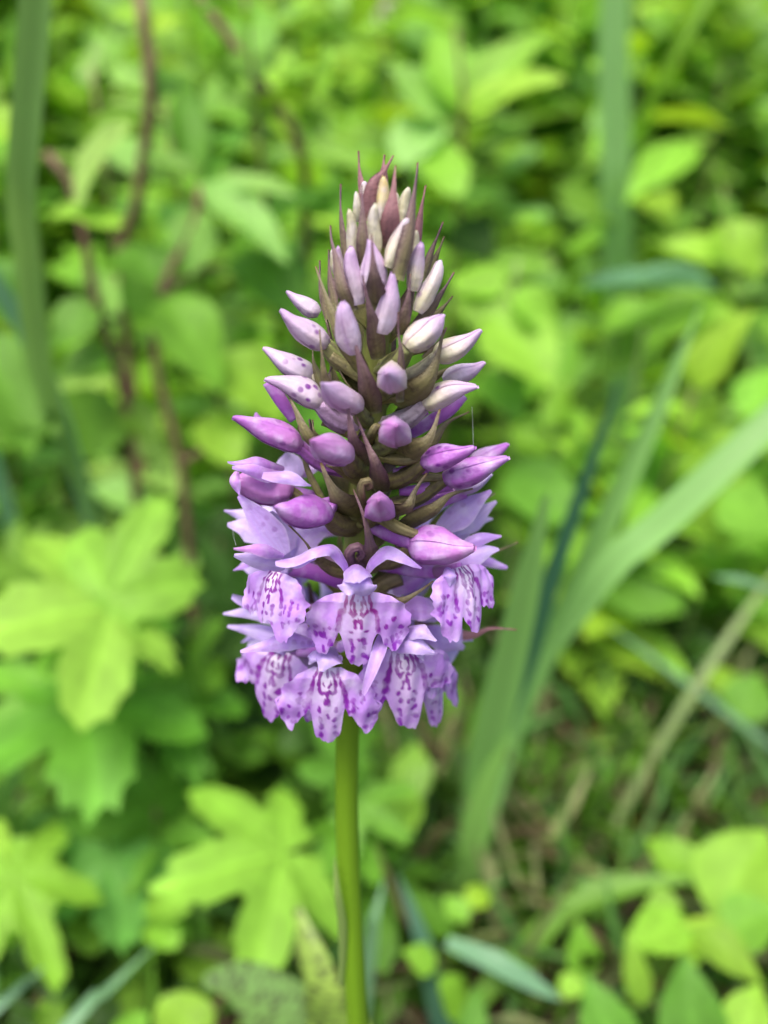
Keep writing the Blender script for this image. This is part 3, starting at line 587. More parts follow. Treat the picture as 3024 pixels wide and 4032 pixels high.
# F4, low and central
F = flower('H', [(1060, 420, 10), (1060, 330, 7), (1150, 250, 3)], 60, 60)
lip(F, 'H', (1070, 520, 12.5), (1085, 1325, 13.5), 530, -0.05, 24, YB2, W2, 0.08)
petal(F, 'dorsal_sepal', 'H', [(1090, 250, 9), (1050, 380, 13), (1010, 535, 14)], 340, LILAC, PALE, PR_OVAL, 0.25, 0.05, 0, None, 0, 31)
petal(F, 'petal', 'H', [(1130, 260, 9), (1150, 380, 12), (1190, 480, 12)], 240, LILAC, PALE, PR_OVAL, 0.25, 0.05, 0, (.3, 0, 0), 0, 32)
petal(F, 'petal', 'H', [(960, 310, 11), (900, 390, 12.5), (880, 455, 12.5)], 150, PALE, PALE, PR_OVAL, 0.25, 0.05, 0, (-.4, 0, 0), 0, 33)
petal(F, 'sepal', 'H', [(960, 230, 9), (640, 190, 11), (350, 260, 11), (138, 325, 11)], 200, LILAC, LILAC, PR_SEP, 0.2, 0.05, .5, (0, 0, .6), 0, 34)
petal(F, 'sepal', 'H', [(960, 210, 3), (820, 100, 3), (720, 20, 2)], 260, LILAC, LILAC, PR_OVAL, 0.12, 0.05, .6, None, 0, 35)
petal(F, 'sepal', 'H', [(1180, 300, 5), (1240, 250, 5), (1290, 170, 4)], 120, LILAC, LILAC, PR_OVAL, 0.12, 0.05, .4, None, 0, 36)
# F5, low on the left
F = flower('H', [(540, 340, 4.5), (570, 290, 4), (700, 270, 3)], 70, 60, PALE)
lip(F, 'H', (540, 330, 5.0), (430, 1095, 6.5), 600, -0.50, 25, [(-1, .5), (-.9, .62), (-.78, .66), (-.6, .60), (-.42, .55), (-.3, .78), (-.15, .96), (0, 1.0), (.14, .9), (.26, .72), (.34, .6), (.5, .66), (.7, .78), (.85, .74), (1, .5)], W2, 0.12, 0.15)
petal(F, 'sepal', 'H', [(800, 200, 2), (380, 110, 1), (-5, 48, 0)], 200, PALE, PALE, PR_SEP, 0.2, 0.05, 0, None, 0, 37)
petal(F, 'sepal', 'H', [(600, 200, 0), (330, 130, -1), (130, 215, -2)], 110, PALE, PALE, PR_OVAL, 0.2, 0.05, 0, None, 0, 38)
petal(F, 'sepal', 'E', [(700, 1320, 2), (350, 1220, 2), (-12, 1222, 1)], 150, PALE, PALE, PR_SEP, 0.2, 0.05, 0, None, 0, 39)
petal(F, 'dorsal_sepal', 'H', [(700, 230, 7), (600, 250, 9), (500, 310, 10)], 130, LILAC, PALE, PR_OVAL, 0.25, 0.05, 0, (0, 0, .4), 0, 40)
# F6, low on the right
F = flower('I', [(790, 500, 9), (800, 420, 7), (700, 300, 3)], 80, 70)
lip(F, 'I', (800, 500, 11), (850, 1530, 11.5), 640, 0.18, 26, [(-1, .55), (-.92, .78), (-.76, .84), (-.6, .78), (-.45, .66), (-.34, .58), (-.28, .70), (-.2, .90), (-.02, .97), (.16, 1.02), (.24, .92), (.30, .66), (.36, .50), (.5, .52), (.68, .56), (.85, .5), (1, .35)], W2, 0.10)
petal(F, 'dorsal_sepal', 'I', [(780, 250, 9), (980, 250, 13), (1210, 390, 14)], 230, LILAC, PALE, PR_OVAL, 0.28, 0.04, .1, (0, 0, .4), 0, 41)
petal(F, 'petal', 'I', [(640, 440, 10), (900, 430, 13), (1185, 540, 14)], 250, LILAC, PALE, PR_OVAL, 0.22, 0.04, 0, None, 0, 42)
petal(F, 'petal', 'I', [(960, 520, 12), (1020, 570, 13), (1040, 640, 13)], 105, PALE, PALE, PR_OVAL, 0.3, 0.04, 0, None, 0, 43)
petal(F, 'sepal', 'G', [(460, 1270, 6), (640, 1230, 7), (840, 1290, 7)], 260, LILAC, LILAC, PR_OVAL, 0.12, 0.05, .5, None, 0, 44)
petal(F, 'sepal', 'G', [(640, 1480, 2), (860, 1540, 2), (1095, 1650, 1)], 250, LILAC, PALE, PR_SEP, 0.15, 0.05, .3, None, 0, 45)
petal(F, 'sepal', 'G', [(900, 1450, 0), (1050, 1500, 0), (1162, 1560, -1)], 140, PALE, PALE, PR_SEP, 0.15, 0.05, .2, None, 0, 46)
petal(F, 'sepal', 'G', [(360, 1060, -1), (540, 990, -2), (740, 900, -3)], 190, PURP, LILAC, PR_OVAL, 0.15, 0.04, 0, None, 0, 47)
# F7, behind on the right
F = flower('I', [(1080, 700, 3), (1000, 620, 2), (900, 560, 1)], 70, 60)
lip(F, 'I', (1120, 640, 4), (1230, 1470, 5), 420, 0.55, 27, YB2, W2, 0.12, -0.25, 0.8)
lip(F, 'I', (1080, 540, 7), (1180, 1120, 9), 330, 0.5, 28, YB2, W1, 0.12, 0.0, 0.8)

# flowers on the far side of the spike, seen as lilac edges between the near ones
for i, (a, zz, ln) in enumerate([(.25, .2685, .015), (.9, .262, .015), (1.6, .266, .015), (2.3, .262, .015), (2.9, .2685, .015), (.5, .277, .014), (2.6, .277, .014), (1.2, .254, .014), (2.0, .254, .014)]):
    ax = axis_at(zz); od = np.array([math.cos(a), math.sin(a), 0]); p = ax+od*.009+[0, 0, .002]
    V, f, C = tube([ax, ax+od*.005+[0, 0, .002], p], [(0, .0008), (1, .0012)], 10, 8, .1, 6, 4, lambda t, r: c4(mixv(OVO, PURP, t)))
    F = add('flower', make_mesh('flower', V, f, C), M_PETAL, orchid)
    for k, (du, lat, wd_) in enumerate([(-.8, 0, .010), (.5, .8, .0055), (.5, -.8, .0055), (.75, .1, .006)]):
        sd = np.array([-od[1], od[0], 0]); d = unit(od*.75+sd*lat+np.array([0, 0, du])); q = [p, p+d*ln*.4, p+d*ln*.75+od*.001]
        V, f, C = sheet(q, wd_, unit(od+[0, 0, .6]), PR_SEP if k else PR_FLARE, .15, 18, 9, .12, .1, lambda t, s: c4(mixv(LILAC, PALE, t), .3*(1-t)), i*5+k, 0, .1, .2)
        o = bpy.data.objects.new('lip' if k == 0 else 'sepal', make_mesh('sepal', V, f, C)); col.objects.link(o); o.data.materials.append(M_PETAL); o.parent = F
        o.matrix_parent_inverse = Matrix.Identity(4)
# fine threads of silk caught on the sepals
for z, pts in (('E', [(95, 295, 0), (105, 400, 1), (132, 502, 13)]), ('B', [(1338, 455, -1), (1343, 560, -1), (1345, 660, 4)])):
    V, f, C = tube([mm(z, *p) for p in pts], 0.000022, 5, 8)
    add('silk_strand', make_mesh('silk_strand', V, f, C*0+lin(220, 230, 215)[0]), M_PETAL, orchid)

# ================================================================== GREENERY BEHIND
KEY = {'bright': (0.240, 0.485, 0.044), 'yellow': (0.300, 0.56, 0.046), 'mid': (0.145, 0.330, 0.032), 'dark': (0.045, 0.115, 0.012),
       'pale': (0.28, 0.52, 0.11), 'blue': (0.20, 0.39, 0.20), 'grass': (0.20, 0.42, 0.12), 'deepblue': (0.07, 0.18, 0.10), 'straw': (0.32, 0.36, 0.15), 'light': (0.25, 0.48, 0.13)}
def jit(k, r=rnd, a=0.14):
    c = KEY[k] if isinstance(k, str) else k
    g = 1+r.uniform(-a, a); return (c[0]*g*(1+r.uniform(-a, a)), c[1]*g, c[2]*g*(1+r.uniform(-a, a)))
# ---- unit leaves: foot at the origin, tip at +Y 1, one wide in X, upper side +Z
def leaf_grid(prof, fold, droop, wave, serr, seed, nr=15, nc=9):
    r = np.random.RandomState(seed); ph = r.uniform(0, 6.28, 4); V = []; C = []
    for i in range(nr):
        t = i/(nr-1); wv = float(sm(t, prof))
        for j in range(nc):
            s = -1+2*j/(nc-1); e = 1+serr*math.sin(t*44)*abs(s)**6
            x = s*0.5*wv*e+0.03*math.sin(t*3+ph[0])
            zz = fold*abs(s)*wv*0.5-droop*t*t+wave*math.sin(t*9+ph[1]+(s > 0)*1.7)*abs(s)*0.5+0.016*math.sin((t*1.0-abs(s)*0.25)*38)*abs(s)*wv
            V.append((x, t, zz)); v = 1-0.10*math.exp(-(s/.1)**2)*0-0.06*math.sin((t-abs(s)*0.25)*38)
            v = v*(1.12 if j == nc//2 else 1.0); C.append((v, v, v, 0))
    return make_mesh('leaf', V, grid_faces(nr, nc), C)
OV = [(0, .06), (.06, .38), (.2, .82), (.36, 1.0), (.55, .92), (.75, .62), (.9, .28), (1, .02)]
RO = [(0, .08), (.05, .5), (.18, .9), (.4, 1.0), (.65, .92), (.85, .6), (.95, .3), (1, .03)]
LA = [(0, .2), (.15, .7), (.4, 1.0), (.65, .8), (.85, .4), (1, .02)]
OVATE = [leaf_grid(OV, .18, .10+.12*k, .05, .03, 40+k) for k in range(4)]
ROUND = [leaf_grid(RO, .10, .06+.10*k, .06, .0, 60+k) for k in range(3)]
LANCE = [leaf_grid(LA, .25, .10+.15*k, .05, .0, 80+k) for k in range(3)]
def palmate(seed, lobes, na=91, nr=9):
    r = np.random.RandomState(seed); V = [(0, 0, 0)]; C = [(1.15, 1.15, 1.1, 0)]; A = np.linspace(-R(168), R(168), na)
    for k in range(1, nr):
        q = k/(nr-1)
        for a in A:
            rr = 0.30+0.20*math.cos(a/2)
            best = 9
            for la, ll, lw in lobes:
                d = abs(a-la); best = min(best, d/lw); rr = max(rr, ll*max(0, 1-(d/lw)**1.5)**0.62)
            rr *= 1+(0.055*math.sin(a*33)+0.035*math.sin(a*61+seed))*q
            rr = rr*q; crease = 0.10*rr*min(best, 1.0)-0.02*(1-min(best, 1))*rr
            zz = crease-0.22*rr*rr+0.02*math.sin(a*5+seed)*rr+0.012*math.sin(rr*40)*min(best, 1)
            V.append((math.sin(a)*rr, math.cos(a)*rr, zz)); v = 1.0+0.28*max(0, 1-best/.16)-0.09*math.sin(rr*42-best*3); C.append((v, v, v, 0))
    f = [(0, 1+j+1, 1+j) for j in range(na-1)]
    for k in range(nr-2):
        for j in range(na-1):
            a0 = 1+k*na+j; f.append((a0, a0+1, a0+na+1, a0+na))
    return make_mesh('leaf', V, f, C)
PALM = [palmate(3, [(0, 1, .60), (R(58), .94, .58), (-R(58), .98, .58), (R(116), .74, .56), (-R(116), .78, .56)]),
        palmate(4, [(0, 1, .74), (R(66), .92, .74), (-R(62), .9, .72), (R(128), .62, .6), (-R(125), .64, .6)]),
        palmate(5, [(0, 1, .44), (R(52), 1.0, .42), (-R(55), .9, .42), (R(104), .78, .42), (-R(108), .8, .42)])]
SETS = {'ov': OVATE, 'ro': ROUND, 'la': LANCE, 'pa': PALM}
def leaf_at(parent, kind, base, tip, width, colour, hint=None, var=None, mat=None):
    ms = SETS[kind]; me = ms[var if var is not None else rnd.randrange(len(ms))]
    d = tip-base; Ln = np.linalg.norm(d); y = d/Ln
    h = unit(CAM-base)*0.6+np.array([0, 0, 0.75]) if hint is None else np.array(hint, float)
    n = unit(h-y*np.dot(h, y)); x = np.cross(y, n)
    wx = width/(1.72 if kind == 'pa' else 1.0)
    M = Matrix(((x[0]*wx, y[0]*Ln, n[0]*Ln, base[0]), (x[1]*wx, y[1]*Ln, n[1]*Ln, base[1]), (x[2]*wx, y[2]*Ln, n[2]*Ln, base[2]), (0, 0, 0, 1)))
    return add('leaf', me, mat or M_LEAF, parent, jit(colour), M)
def stalk(parent, pts, r0, r1, mat, colour=(1, 1, 1), name='stem', na=8, nr=16):
    V, f, C = tube(pts, [(0, r0), (1, r1)], na, nr); return add(name, make_mesh(name, V, f), mat, parent, colour)
def foot_of(p, dx=0.0, dy=0.02):
    x, y = p[0]+dx, p[1]+dy; return np.array([x, y, gz(x, y)])
def d_at(x, y, Y):
    p = at('D', x, y, Y); g = gz(p[0], p[1])+0.004
    if p[2] < g:
        q = ground('D', x, y, g); return q
    return p
def dplant(name, label, cat, leaves, root=None, r=0.0011, mat=None, scol=(0.20, 0.36, 0.05), group=None, lmat=None):
    """leaves: (kind, foot x, y, Y, tip x, y, Y, width px, colour[, var]) in D pixels; each gets a petiole to one root"""
    P = [(l, d_at(*l[1:4]), d_at(*l[4:7])) for l in leaves]
    b = foot_of(P[0][1]) if root is None else ground('D', *root) if len(root) == 2 else np.array(root)
    b[2] = gz(b[0], b[1]); t = thing(name, b, label, cat, group)
    for l, p, q in P:
        mid = np.array([b[0]*.35+p[0]*.65, b[1]*.35+p[1]*.65, b[2]*.4+p[2]*.6])
        stalk(t, [b-[0, 0, .004], mid, p], r*1.3, r*.7, mat or M_GSTEM, scol, 'petiole')
        leaf_at(t, l[0], p, q, size('D', l[7], p), l[8], None, l[9] if len(l) > 9 else None, lmat)
    return t
# broad lobed leaves at the left and below
dplant('lobed_leaf_plant', 'large pale lobed leaves beside the spike, level with its open flowers', 'plant',
       [('pa', 240, 1310, .17, -60, 1330, .14, 540, (.26, .50, .06), 1), ('pa', 235, 1290, .17, 345, 1050, .20, 330, 'bright', 1), ('pa', 215, 1330, .165, 285, 1470, .15, 300, 'bright', 0)])
dplant('lobed_leaf_plant', 'mid green lobed leaves lying under the large pale lobed leaves', 'plant',
       [('pa', 190, 1520, .17, 205, 1715, .125, 500, (.15, .40, .03), 1), ('pa', 330, 1500, .20, 430, 1655, .165, 340, (.13, .36, .03), 0), ('pa', 110, 1490, .19, -30, 1600, .165, 320, (.15, .40, .03), 1)])
dplant('lobed_leaf_plant', 'bright yellow green lobed leaf spread open beside the orchid stem', 'plant',
       [('pa', 610, 1845, .13, 355, 1890, .105, 470, (.255, .49, .045), 0)], (640, 2150))
dplant('lobed_leaf_plant', 'bright narrow lobed leaves near the grey green slanting blade', 'plant',
       [('pa', 30, 1890, .13, 130, 2120, .10, 330, 'bright', 2), ('pa', 20, 1880, .135, -120, 2000, .12, 300, 'bright', 2)])
dplant('lobed_leaf_plant', 'dull green broad leaves behind the bright yellow green lobed leaf', 'plant',
       [('pa', 235, 1850, .155, 275, 2045, .13, 320, (.17, .40, .06), 1), ('pa', 250, 1760, .20, 170, 1860, .17, 270, (.17, .40, .06), 1), ('pa', 120, 1800, .17, 20, 1750, .19, 270, (.18, .42, .06), 1)])
dplant('seedling', 'small bright three leaflet seedling above a dark gap', 'seedling',
       [('ov', 330, 1845, .20, 295, 1770, .22, 70, 'yellow'), ('ov', 335, 1845, .20, 405, 1760, .22, 70, 'bright'), ('ov', 330, 1850, .2, 330, 1890, .18, 60, 'bright')])
dplant('seedling', 'pair of small rounded yellow green leaves beside a thin grey blade', 'seedling',
       [('ro', 325, 1935, .15, 405, 1965, .14, 90, 'bright'), ('ro', 320, 1990, .145, 385, 2035, .135, 70, 'bright'), ('ro', 320, 1980, .15, 300, 1930, .15, 60, 'pale')])
dplant('seedling', 'starry lobed young leaf right under the open flowers', 'seedling',
       [('pa', 690, 1640, .22, 690, 1725, .19, 190, 'mid', 2), ('la', 690, 1650, .22, 600, 1610, .22, 50, 'mid')])
dplant('seedling', 'upright pale twin leaf between orchid stem and wide grass blade', 'seedling',
       [('ov', 885, 1730, .20, 900, 1600, .22, 95, 'bright'), ('ov', 880, 1700, .19, 855, 1815, .17, 85, 'bright'), ('ov', 890, 1720, .2, 930, 1650, .2, 60, 'pale')])
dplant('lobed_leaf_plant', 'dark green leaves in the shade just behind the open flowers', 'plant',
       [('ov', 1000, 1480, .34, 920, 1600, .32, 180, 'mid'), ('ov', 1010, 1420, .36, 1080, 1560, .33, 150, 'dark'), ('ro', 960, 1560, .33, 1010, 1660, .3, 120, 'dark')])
# right-hand leaves
def branchy(name, label, cat, stem, r0, r1, leaves, mat=None, scol=(1, 1, 1), group=None, extra=()):
    """stem: D pixels with Y, top to bottom; carried on to the ground below the last point"""
    P = [at('D', *s) for s in stem][::-1]; b = foot_of(P[0], rnd.uniform(-.02, .02), 0.015); t = thing(name, b, label, cat, group)
    stalk(t, [b-[0, 0, .006]]+P, r0, r1, mat or M_STEM, scol, 'stem', 9, 30)
    for e in extra:
        stalk(t, [at('D', *s) for s in e], r1, r1*.6, mat or M_STEM, scol, 'twig', 7, 12)
    for l in leaves:
        p, q = at('D', *l[1:4]), at('D', *l[4:7]); leaf_at(t, l[0], p, q, size('D', l[7], p), l[8], l[9] if len(l) > 9 else None)
    return t
branchy('leafy_shoot', 'leafy shoot whose broad drooping leaves hang beside the upper spike', 'shoot',
  [(1120, 560, .30), (1100, 700, .30), (1090, 900, .31), (1110, 1100, .33)], .0016, .0009,
  [('ov', 1060, 680, .30, 1195, 825, .27, 175, 'bright'), ('ov', 1060, 800, .31, 1125, 895, .29, 105, 'mid'), ('ov', 1075, 640, .31, 985, 560, .33, 130, 'bright'),
   ('ov', 1100, 630, .30, 1240, 700, .29, 110, 'bright'), ('ov', 1060, 600, .32, 1040, 720, .30, 150, 'bright'), ('ro', 1110, 1010, .31, 1235, 1110, .28, 150, 'mid'),
   ('ov', 1120, 980, .32, 1150, 1150, .30, 130, 'mid'), ('ov', 1090, 600, .34, 1180, 520, .36, 120, 'mid')], M_GSTEM, (0.24, .34, .10))
branchy('leafy_shoot', 'shoot with bright upright leaves standing behind the spike tip', 'shoot',
  [(985, 60, .42), (1000, 240, .42), (990, 450, .43), (960, 800, .45)], .0020, .0011,
  [('ov', 1000, 245, .42, 945, 20, .44, 110, 'bright'), ('ov', 1000, 245, .42, 1170, 20, .42, 120, 'bright'), ('ov', 1000, 250, .42, 1195, 130, .39, 110, 'yellow'),
   ('ov', 1005, 245, .43, 1060, 60, .46, 110, 'mid'), ('ov', 970, 260, .43, 845, 130, .42, 130, 'pale'), ('ro', 940, 260, .43, 860, 320, .40, 120, 'pale'),
   ('ro', 920, 320, .42, 1000, 395, .38, 110, 'bright'), ('ov', 985, 430, .43, 1090, 400, .42, 80, 'mid'), ('ov', 985, 480, .43, 1060, 560, .42, 120, 'dark')])
branchy('leafy_shoot', 'shoot of mid green leaves behind the leaning grass blades', 'shoot',
  [(1390, 700, .40), (1370, 900, .40), (1390, 1150, .42)], .0016, .0009,
  [('ro', 1290, 1230, .36, 1470, 1290, .32, 150, 'mid'), ('ov', 1560, 1060, .34, 1670, 1150, .32, 150, 'bright'), ('ov', 1540, 1000, .36, 1560, 1190, .33, 150, 'bright'),
   ('ov', 1480, 830, .42, 1560, 960, .40, 110, 'bright'), ('ov', 1600, 900, .40, 1680, 780, .42, 110, 'bright'), ('ro', 1420, 960, .38, 1500, 1120, .36, 150, 'mid'),
   ('ov', 1300, 700, .42, 1400, 640, .40, 100, 'bright'), ('ov', 1390, 720, .42, 1290, 800, .42, 120, 'mid'), ('ov', 1200, 420, .5, 1340, 470, .5, 100, 'mid')], M_GSTEM, (0.24, .34, .10))
branchy('leafy_shoot', 'shoot bearing a bluish strap leaf above the leaning grass blades', 'shoot',
  [(1560, 400, .42), (1590, 640, .42), (1640, 1000, .45)], .0016, .0009,
  [('la', 1545, 625, .40, 1265, 590, .38, 75, 'blue', (0, -.3, 1)), ('ov', 1540, 640, .41, 1400, 700, .39, 120, 'bright'), ('ov', 1570, 560, .42, 1450, 500, .42, 90, 'yellow'),
   ('ov', 1560, 480, .43, 1650, 560, .40, 110, 'bright'), ('ov', 1500, 320, .5, 1360, 390, .46, 110, 'yellow'), ('ov', 1570, 660, .41, 1500, 760, .39, 100, 'bright')], M_GSTEM, (0.26, .36, .08))
# the brown-stemmed thicket on the left
branchy('woody_shoot', 'crooked dark reddish woody stem behind the large pale lobed leaves', 'shrub',
  [(432, 400, .30), (420, 480, .30), (345, 640, .29), (340, 800, .28), (390, 1000, .28), (412, 1250, .28), (420, 1450, .28)], 0.0028, 0.0020,
  [('ov', 440, 400, .30, 620, 545, .27, 105, 'pale'), ('la', 430, 395, .30, 320, 300, .30, 60, 'mid'), ('la', 425, 390, .31, 395, 160, .33, 90, 'mid'), ('la', 440, 390, .31, 520, 230, .33, 80, 'mid'),
   ('ov', 450, 410, .31, 630, 400, .29, 80, 'pale'), ('ov', 430, 450, .30, 400, 590, .29, 110, 'pale'), ('ov', 360, 640, .29, 470, 780, .26, 150, 'bright'), ('ov', 480, 760, .30, 610, 880, .28, 160, 'bright'),
   ('ov', 500, 560, .33, 700, 640, .30, 130, 'mid'), ('ov', 330, 700, .28, 270, 580, .28, 90, 'mid'), ('ro', 440, 900, .29, 520, 990, .27, 110, 'bright'), ('ov', 480, 660, .33, 440, 760, .3, 110, 'mid')],
  extra=[[(345, 640, .29), (400, 600, .30), (480, 570, .32)], [(390, 1000, .28), (450, 960, .285), (440, 900, .29)]])
branchy('woody_shoot', 'reddish stem with a pointed pale leaf and a folded yellow leaf', 'shrub',
  [(100, 330, .27), (165, 425, .27), (205, 640, .27), (262, 830, .275), (290, 1030, .28), (300, 1200, .29)], 0.0028, 0.0021,
  [('ov', 165, 445, .26, 255, 255, .24, 175, (.40, .62, .12)), ('ro', 125, 455, .255, 255, 478, .235, 95, 'yellow', (0, -.4, 1)), ('ov', 210, 660, .27, 100, 720, .25, 110, 'mid'),
   ('ov', 240, 760, .27, 110, 790, .26, 100, 'mid'), ('ov', 210, 840, .28, 170, 990, .27, 190, 'mid'), ('ov', 270, 860, .28, 330, 960, .27, 80, 'mid')])
branchy('woody_shoot', 'slanting brown twig crossing the bright leaves behind the spike tip', 'shrub',
  [(430, -10, .36), (520, 120, .36), (600, 230, .36), (655, 340, .37), (660, 560, .38), (650, 900, .40)], 0.0034, 0.0027,
  [('ov', 540, 140, .36, 560, -10, .38, 110, 'bright'), ('ov', 600, 250, .36, 480, 190, .35, 90, 'mid'), ('ov', 640, 330, .37, 800, 330, .35, 70, 'bright'), ('ov', 655, 420, .37, 500, 480, .34, 100, 'bright'),
   ('ov', 660, 460, .37, 800, 400, .36, 90, 'bright'), ('ov', 655, 560, .38, 560, 620, .36, 120, 'mid'), ('la', 700, 150, .40, 610, 160, .40, 30, 'yellow'), ('la', 710, 150, .40, 800, 130, .40, 30, 'yellow'), ('la', 710, 155, .40, 680, 220, .39, 30, 'yellow'), ('la', 715, 150, .4, 700, 90, .41, 30, 'yellow')])
branchy('woody_shoot', 'straight upright brown stem with a knobbly joint near its top', 'shrub',
  [(300, -20, .33), (312, 60, .33), (325, 210, .33), (300, 420, .34), (270, 700, .36)], 0.0036, 0.0029,
  [('ov', 310, 60, .33, 250, -10, .34, 90, 'yellow'), ('ov', 312, 70, .33, 380, 10, .34, 70, 'yellow'), ('ov', 320, 200, .33, 240, 130, .34, 90, 'pale'), ('ov', 320, 210, .34, 400, 110, .36, 120, 'mid'),
   ('ov', 310, 380, .34, 220, 240, .36, 120, 'pale'), ('ro', 290, 520, .35, 360, 640, .33, 130, 'mid')])
branchy('leafy_shoot', 'large dull green leaves low beside the thick pale grass stalk', 'shoot',
  [(-20, 600, .22), (-30, 900, .23), (-40, 1200, .25)], .0016, .0010,
  [('ov', -30, 720, .22, 60, 960, .19, 190, 'mid'), ('ov', -30, 860, .22, 110, 900, .20, 150, 'mid'), ('ov', -30, 560, .24, 60, 680, .23, 110, 'mid'), ('ov', -10, 300, .3, 60, 210, .3, 90, 'yellow')], M_GSTEM, (0.24, .34, .10))

# ---- grass
PR_GR = [(0, .55), (.2, .85), (.5, 1.0), (.75, .8), (.9, .45), (1, .04)]
PR_CUT = [(0, .7), (.3, .95), (.6, 1.0), (.85, .95), (1, .85)]
def blade(label, pts, wd, colour, prof=PR_GR, hint=None, twist=0.0, cup=-0.10, group=None, root=True, seed=0):
    """pts from the foot upwards in D pixels with Y; the foot is led to the soil"""
    P = [d_at(*p) for p in pts]; mid = P[len(P)//2]
    if root:
        hh = P[0][2]-gz(P[0][0], P[0][1])
        if hh > .012:                                   # lead the foot on along its own line into the soil
            d = unit(P[0]-P[1]); d[2] = min(d[2], -.55); d = unit(d); P = [P[0]+d*(hh+.006)/-d[2]]+P
    h = unit(CAM-mid)+np.array([0, 0, .5]) if hint is None else np.array(hint, float)
    def cf(t, s):
        v = 1+0.10*math.cos(s*16)-0.18*math.exp(-(s/.12)**2); return (v, v, v, 0)
    V, f, c = sheet(P, size('D', wd, mid), h, prof, cup, 28, 9, 0.0, twist, cf, seed)
    o = add('grass_blade', make_mesh('grass_blade', V, f, c), M_GRASS, None, jit(colour, rnd, .05)); tag(o, label, 'grass', group); return o
blade('wide flat light green grass blade rising just right of the open flowers', [(985, 1965, .21), (1015, 1820, .18), (1060, 1600, .15), (1115, 1370, .125), (1160, 1170, .11), (1180, 1070, .105)], 98, 'light', [(0, .10), (.10, .40), (.22, .8), (.42, 1), (.65, .85), (.85, .6), (1, .12)], (-.2, -1, 1.0), twist=-.1)
blade('paler folded blade lying along the wide flat grass blade', [(1000, 1955, .20), (1020, 1840, .165), (1055, 1700, .15), (1105, 1585, .135)], 66, 'pale', PR_GR, twist=-.4)
blade('dark bluish grass blade leaning behind the wide flat grass blade', [(1000, 1940, .23), (1060, 1640, .20), (1160, 1330, .17), (1250, 1070, .16), (1335, 830, .155)], 84, 'deepblue', [(0, .4), (.3, .8), (.5, 1), (.7, .6), (.85, .42), (1, .1)], (0.3, -1, .2), .2)
blade('long narrow grass blade whose tip leans away above the two other leaning blades', [(1010, 1930, .24), (1100, 1600, .22), (1260, 1230, .20), (1400, 930, .20), (1515, 655, .21)], 64, 'light', PR_GR, (0.3, -1, .5))
blade('bright pale grass blade leaning far over, broadest of the leaning blades', [(1015, 1925, .24), (1110, 1560, .21), (1290, 1260, .17), (1420, 1140, .165), (1560, 1010, .165), (1720, 860, .17)], 74, 'light', [(0, .08), (.3, .16), (.45, .5), (.6, .95), (.75, 1), (1, .9)], (-0.2, -.7, .8))
blade('thick pale grass stalk standing upright beside the reddish woody stems', [(310, 1510, .40), (255, 1290, .32), (190, 1090, .25), (95, 830, .20), (60, 560, .17), (45, 420, .15), (62, 200, .14), (82, -60, .13)], 58, 'light', [(0, .3), (.3, .36), (.45, .42), (.55, .5), (.62, .95), (.75, 1), (.9, .95), (1, .9)])
blade('thin grey green blade slanting across the large dull green leaves', [(200, 1130, .27), (140, 930, .24), (90, 790, .21), (40, 690, .20), (-40, 570, .19)], 42, 'blue', PR_CUT)
blade('narrow bluish blade ending behind the large pale lobed leaves', [(90, 1420, .36), (40, 1200, .31), (15, 1100, .295), (-20, 980, .285)], 34, 'blue', PR_CUT)
blade('upright bluish green grass blade standing alone behind the spike tip', [(1340, 700, .52), (1330, 420, .50), (1330, 300, .50), (1325, 120, .50), (1330, -60, .50)], 66, 'grass', PR_CUT)
blade('yellow green stalk crossing behind the upright bluish green blade', [(1290, 480, .6), (1370, 310, .55), (1420, 190, .52), (1500, 40, .5), (1540, -40, .5)], 26, 'bright', PR_CUT)
blade('dark grass blade drooping over behind the upright bluish green blade', [(1380, 370, .40), (1500, 300, .38), (1640, 240, .36), (1720, 215, .36)], 48, 'mid', PR_GR, (0, -.3, 1))
blade('pale straw coloured grass stalk leaning over the bare litter', [(1290, 1850, .22), (1420, 1620, .24), (1500, 1490, .25), (1600, 1340, .27), (1700, 1200, .3)], 22, (.24, .32, .11), PR_GR)
blade('bent straw stalk crossing the brown litter', [(1110, 1930, .2), (1160, 1850, .2), (1235, 1740, .21), (1275, 1660, .22)], 24, (.30, .34, .13), PR_GR)
blade('silvery green blade lying flat on the litter near the orchid stem', [(965, 2035, .10), (1080, 2085, .09), (1210, 2160, .085)], 48, 'blue', PR_GR, (0, -.4, 1), root=False)
blade('bluish blade bending down beside the orchid stem', [(940, 2150, .11), (915, 2040, .115), (860, 1890, .13)], 48, 'deepblue', PR_GR)
blade('dark green blade arching over the litter to the small bright leaves', [(1110, 2080, .14), (1230, 1960, .15), (1390, 1910, .15), (1530, 1900, .145)], 50, 'mid', PR_GR, (0, -.4, 1))
blade('dark green blade arching over the litter above another', [(1120, 2010, .17), (1260, 1920, .18), (1420, 1890, .18)], 40, 'mid', PR_GR, (0, -.4, 1))
blade('grey green blade slanting up below the dull green broad leaves', [(140, 2230, .08), (210, 2160, .09), (330, 2045, .11)], 44, 'blue', PR_GR)
blade('short bluish blade in front of the bright narrow lobed leaves', [(-20, 2190, .08), (40, 2140, .085), (95, 2090, .09)], 42, 'blue', PR_GR)
blade('thin dark blade rising behind the bright yellow green lobed leaf', [(480, 1720, .24), (450, 1640, .25), (430, 1560, .26)], 34, 'deepblue', PR_GR)
blade('pale stub of blade standing close against the orchid stem', [(800, 2050, .10), (810, 1980, .10), (830, 1900, .11)], 38, 'blue', PR_GR)
blade('glossy bluish blade tip over the mid green lobed leaves', [(460, 1740, .21), (400, 1690, .20), (350, 1660, .20)], 46, 'blue', PR_GR, (0, -.3, 1))
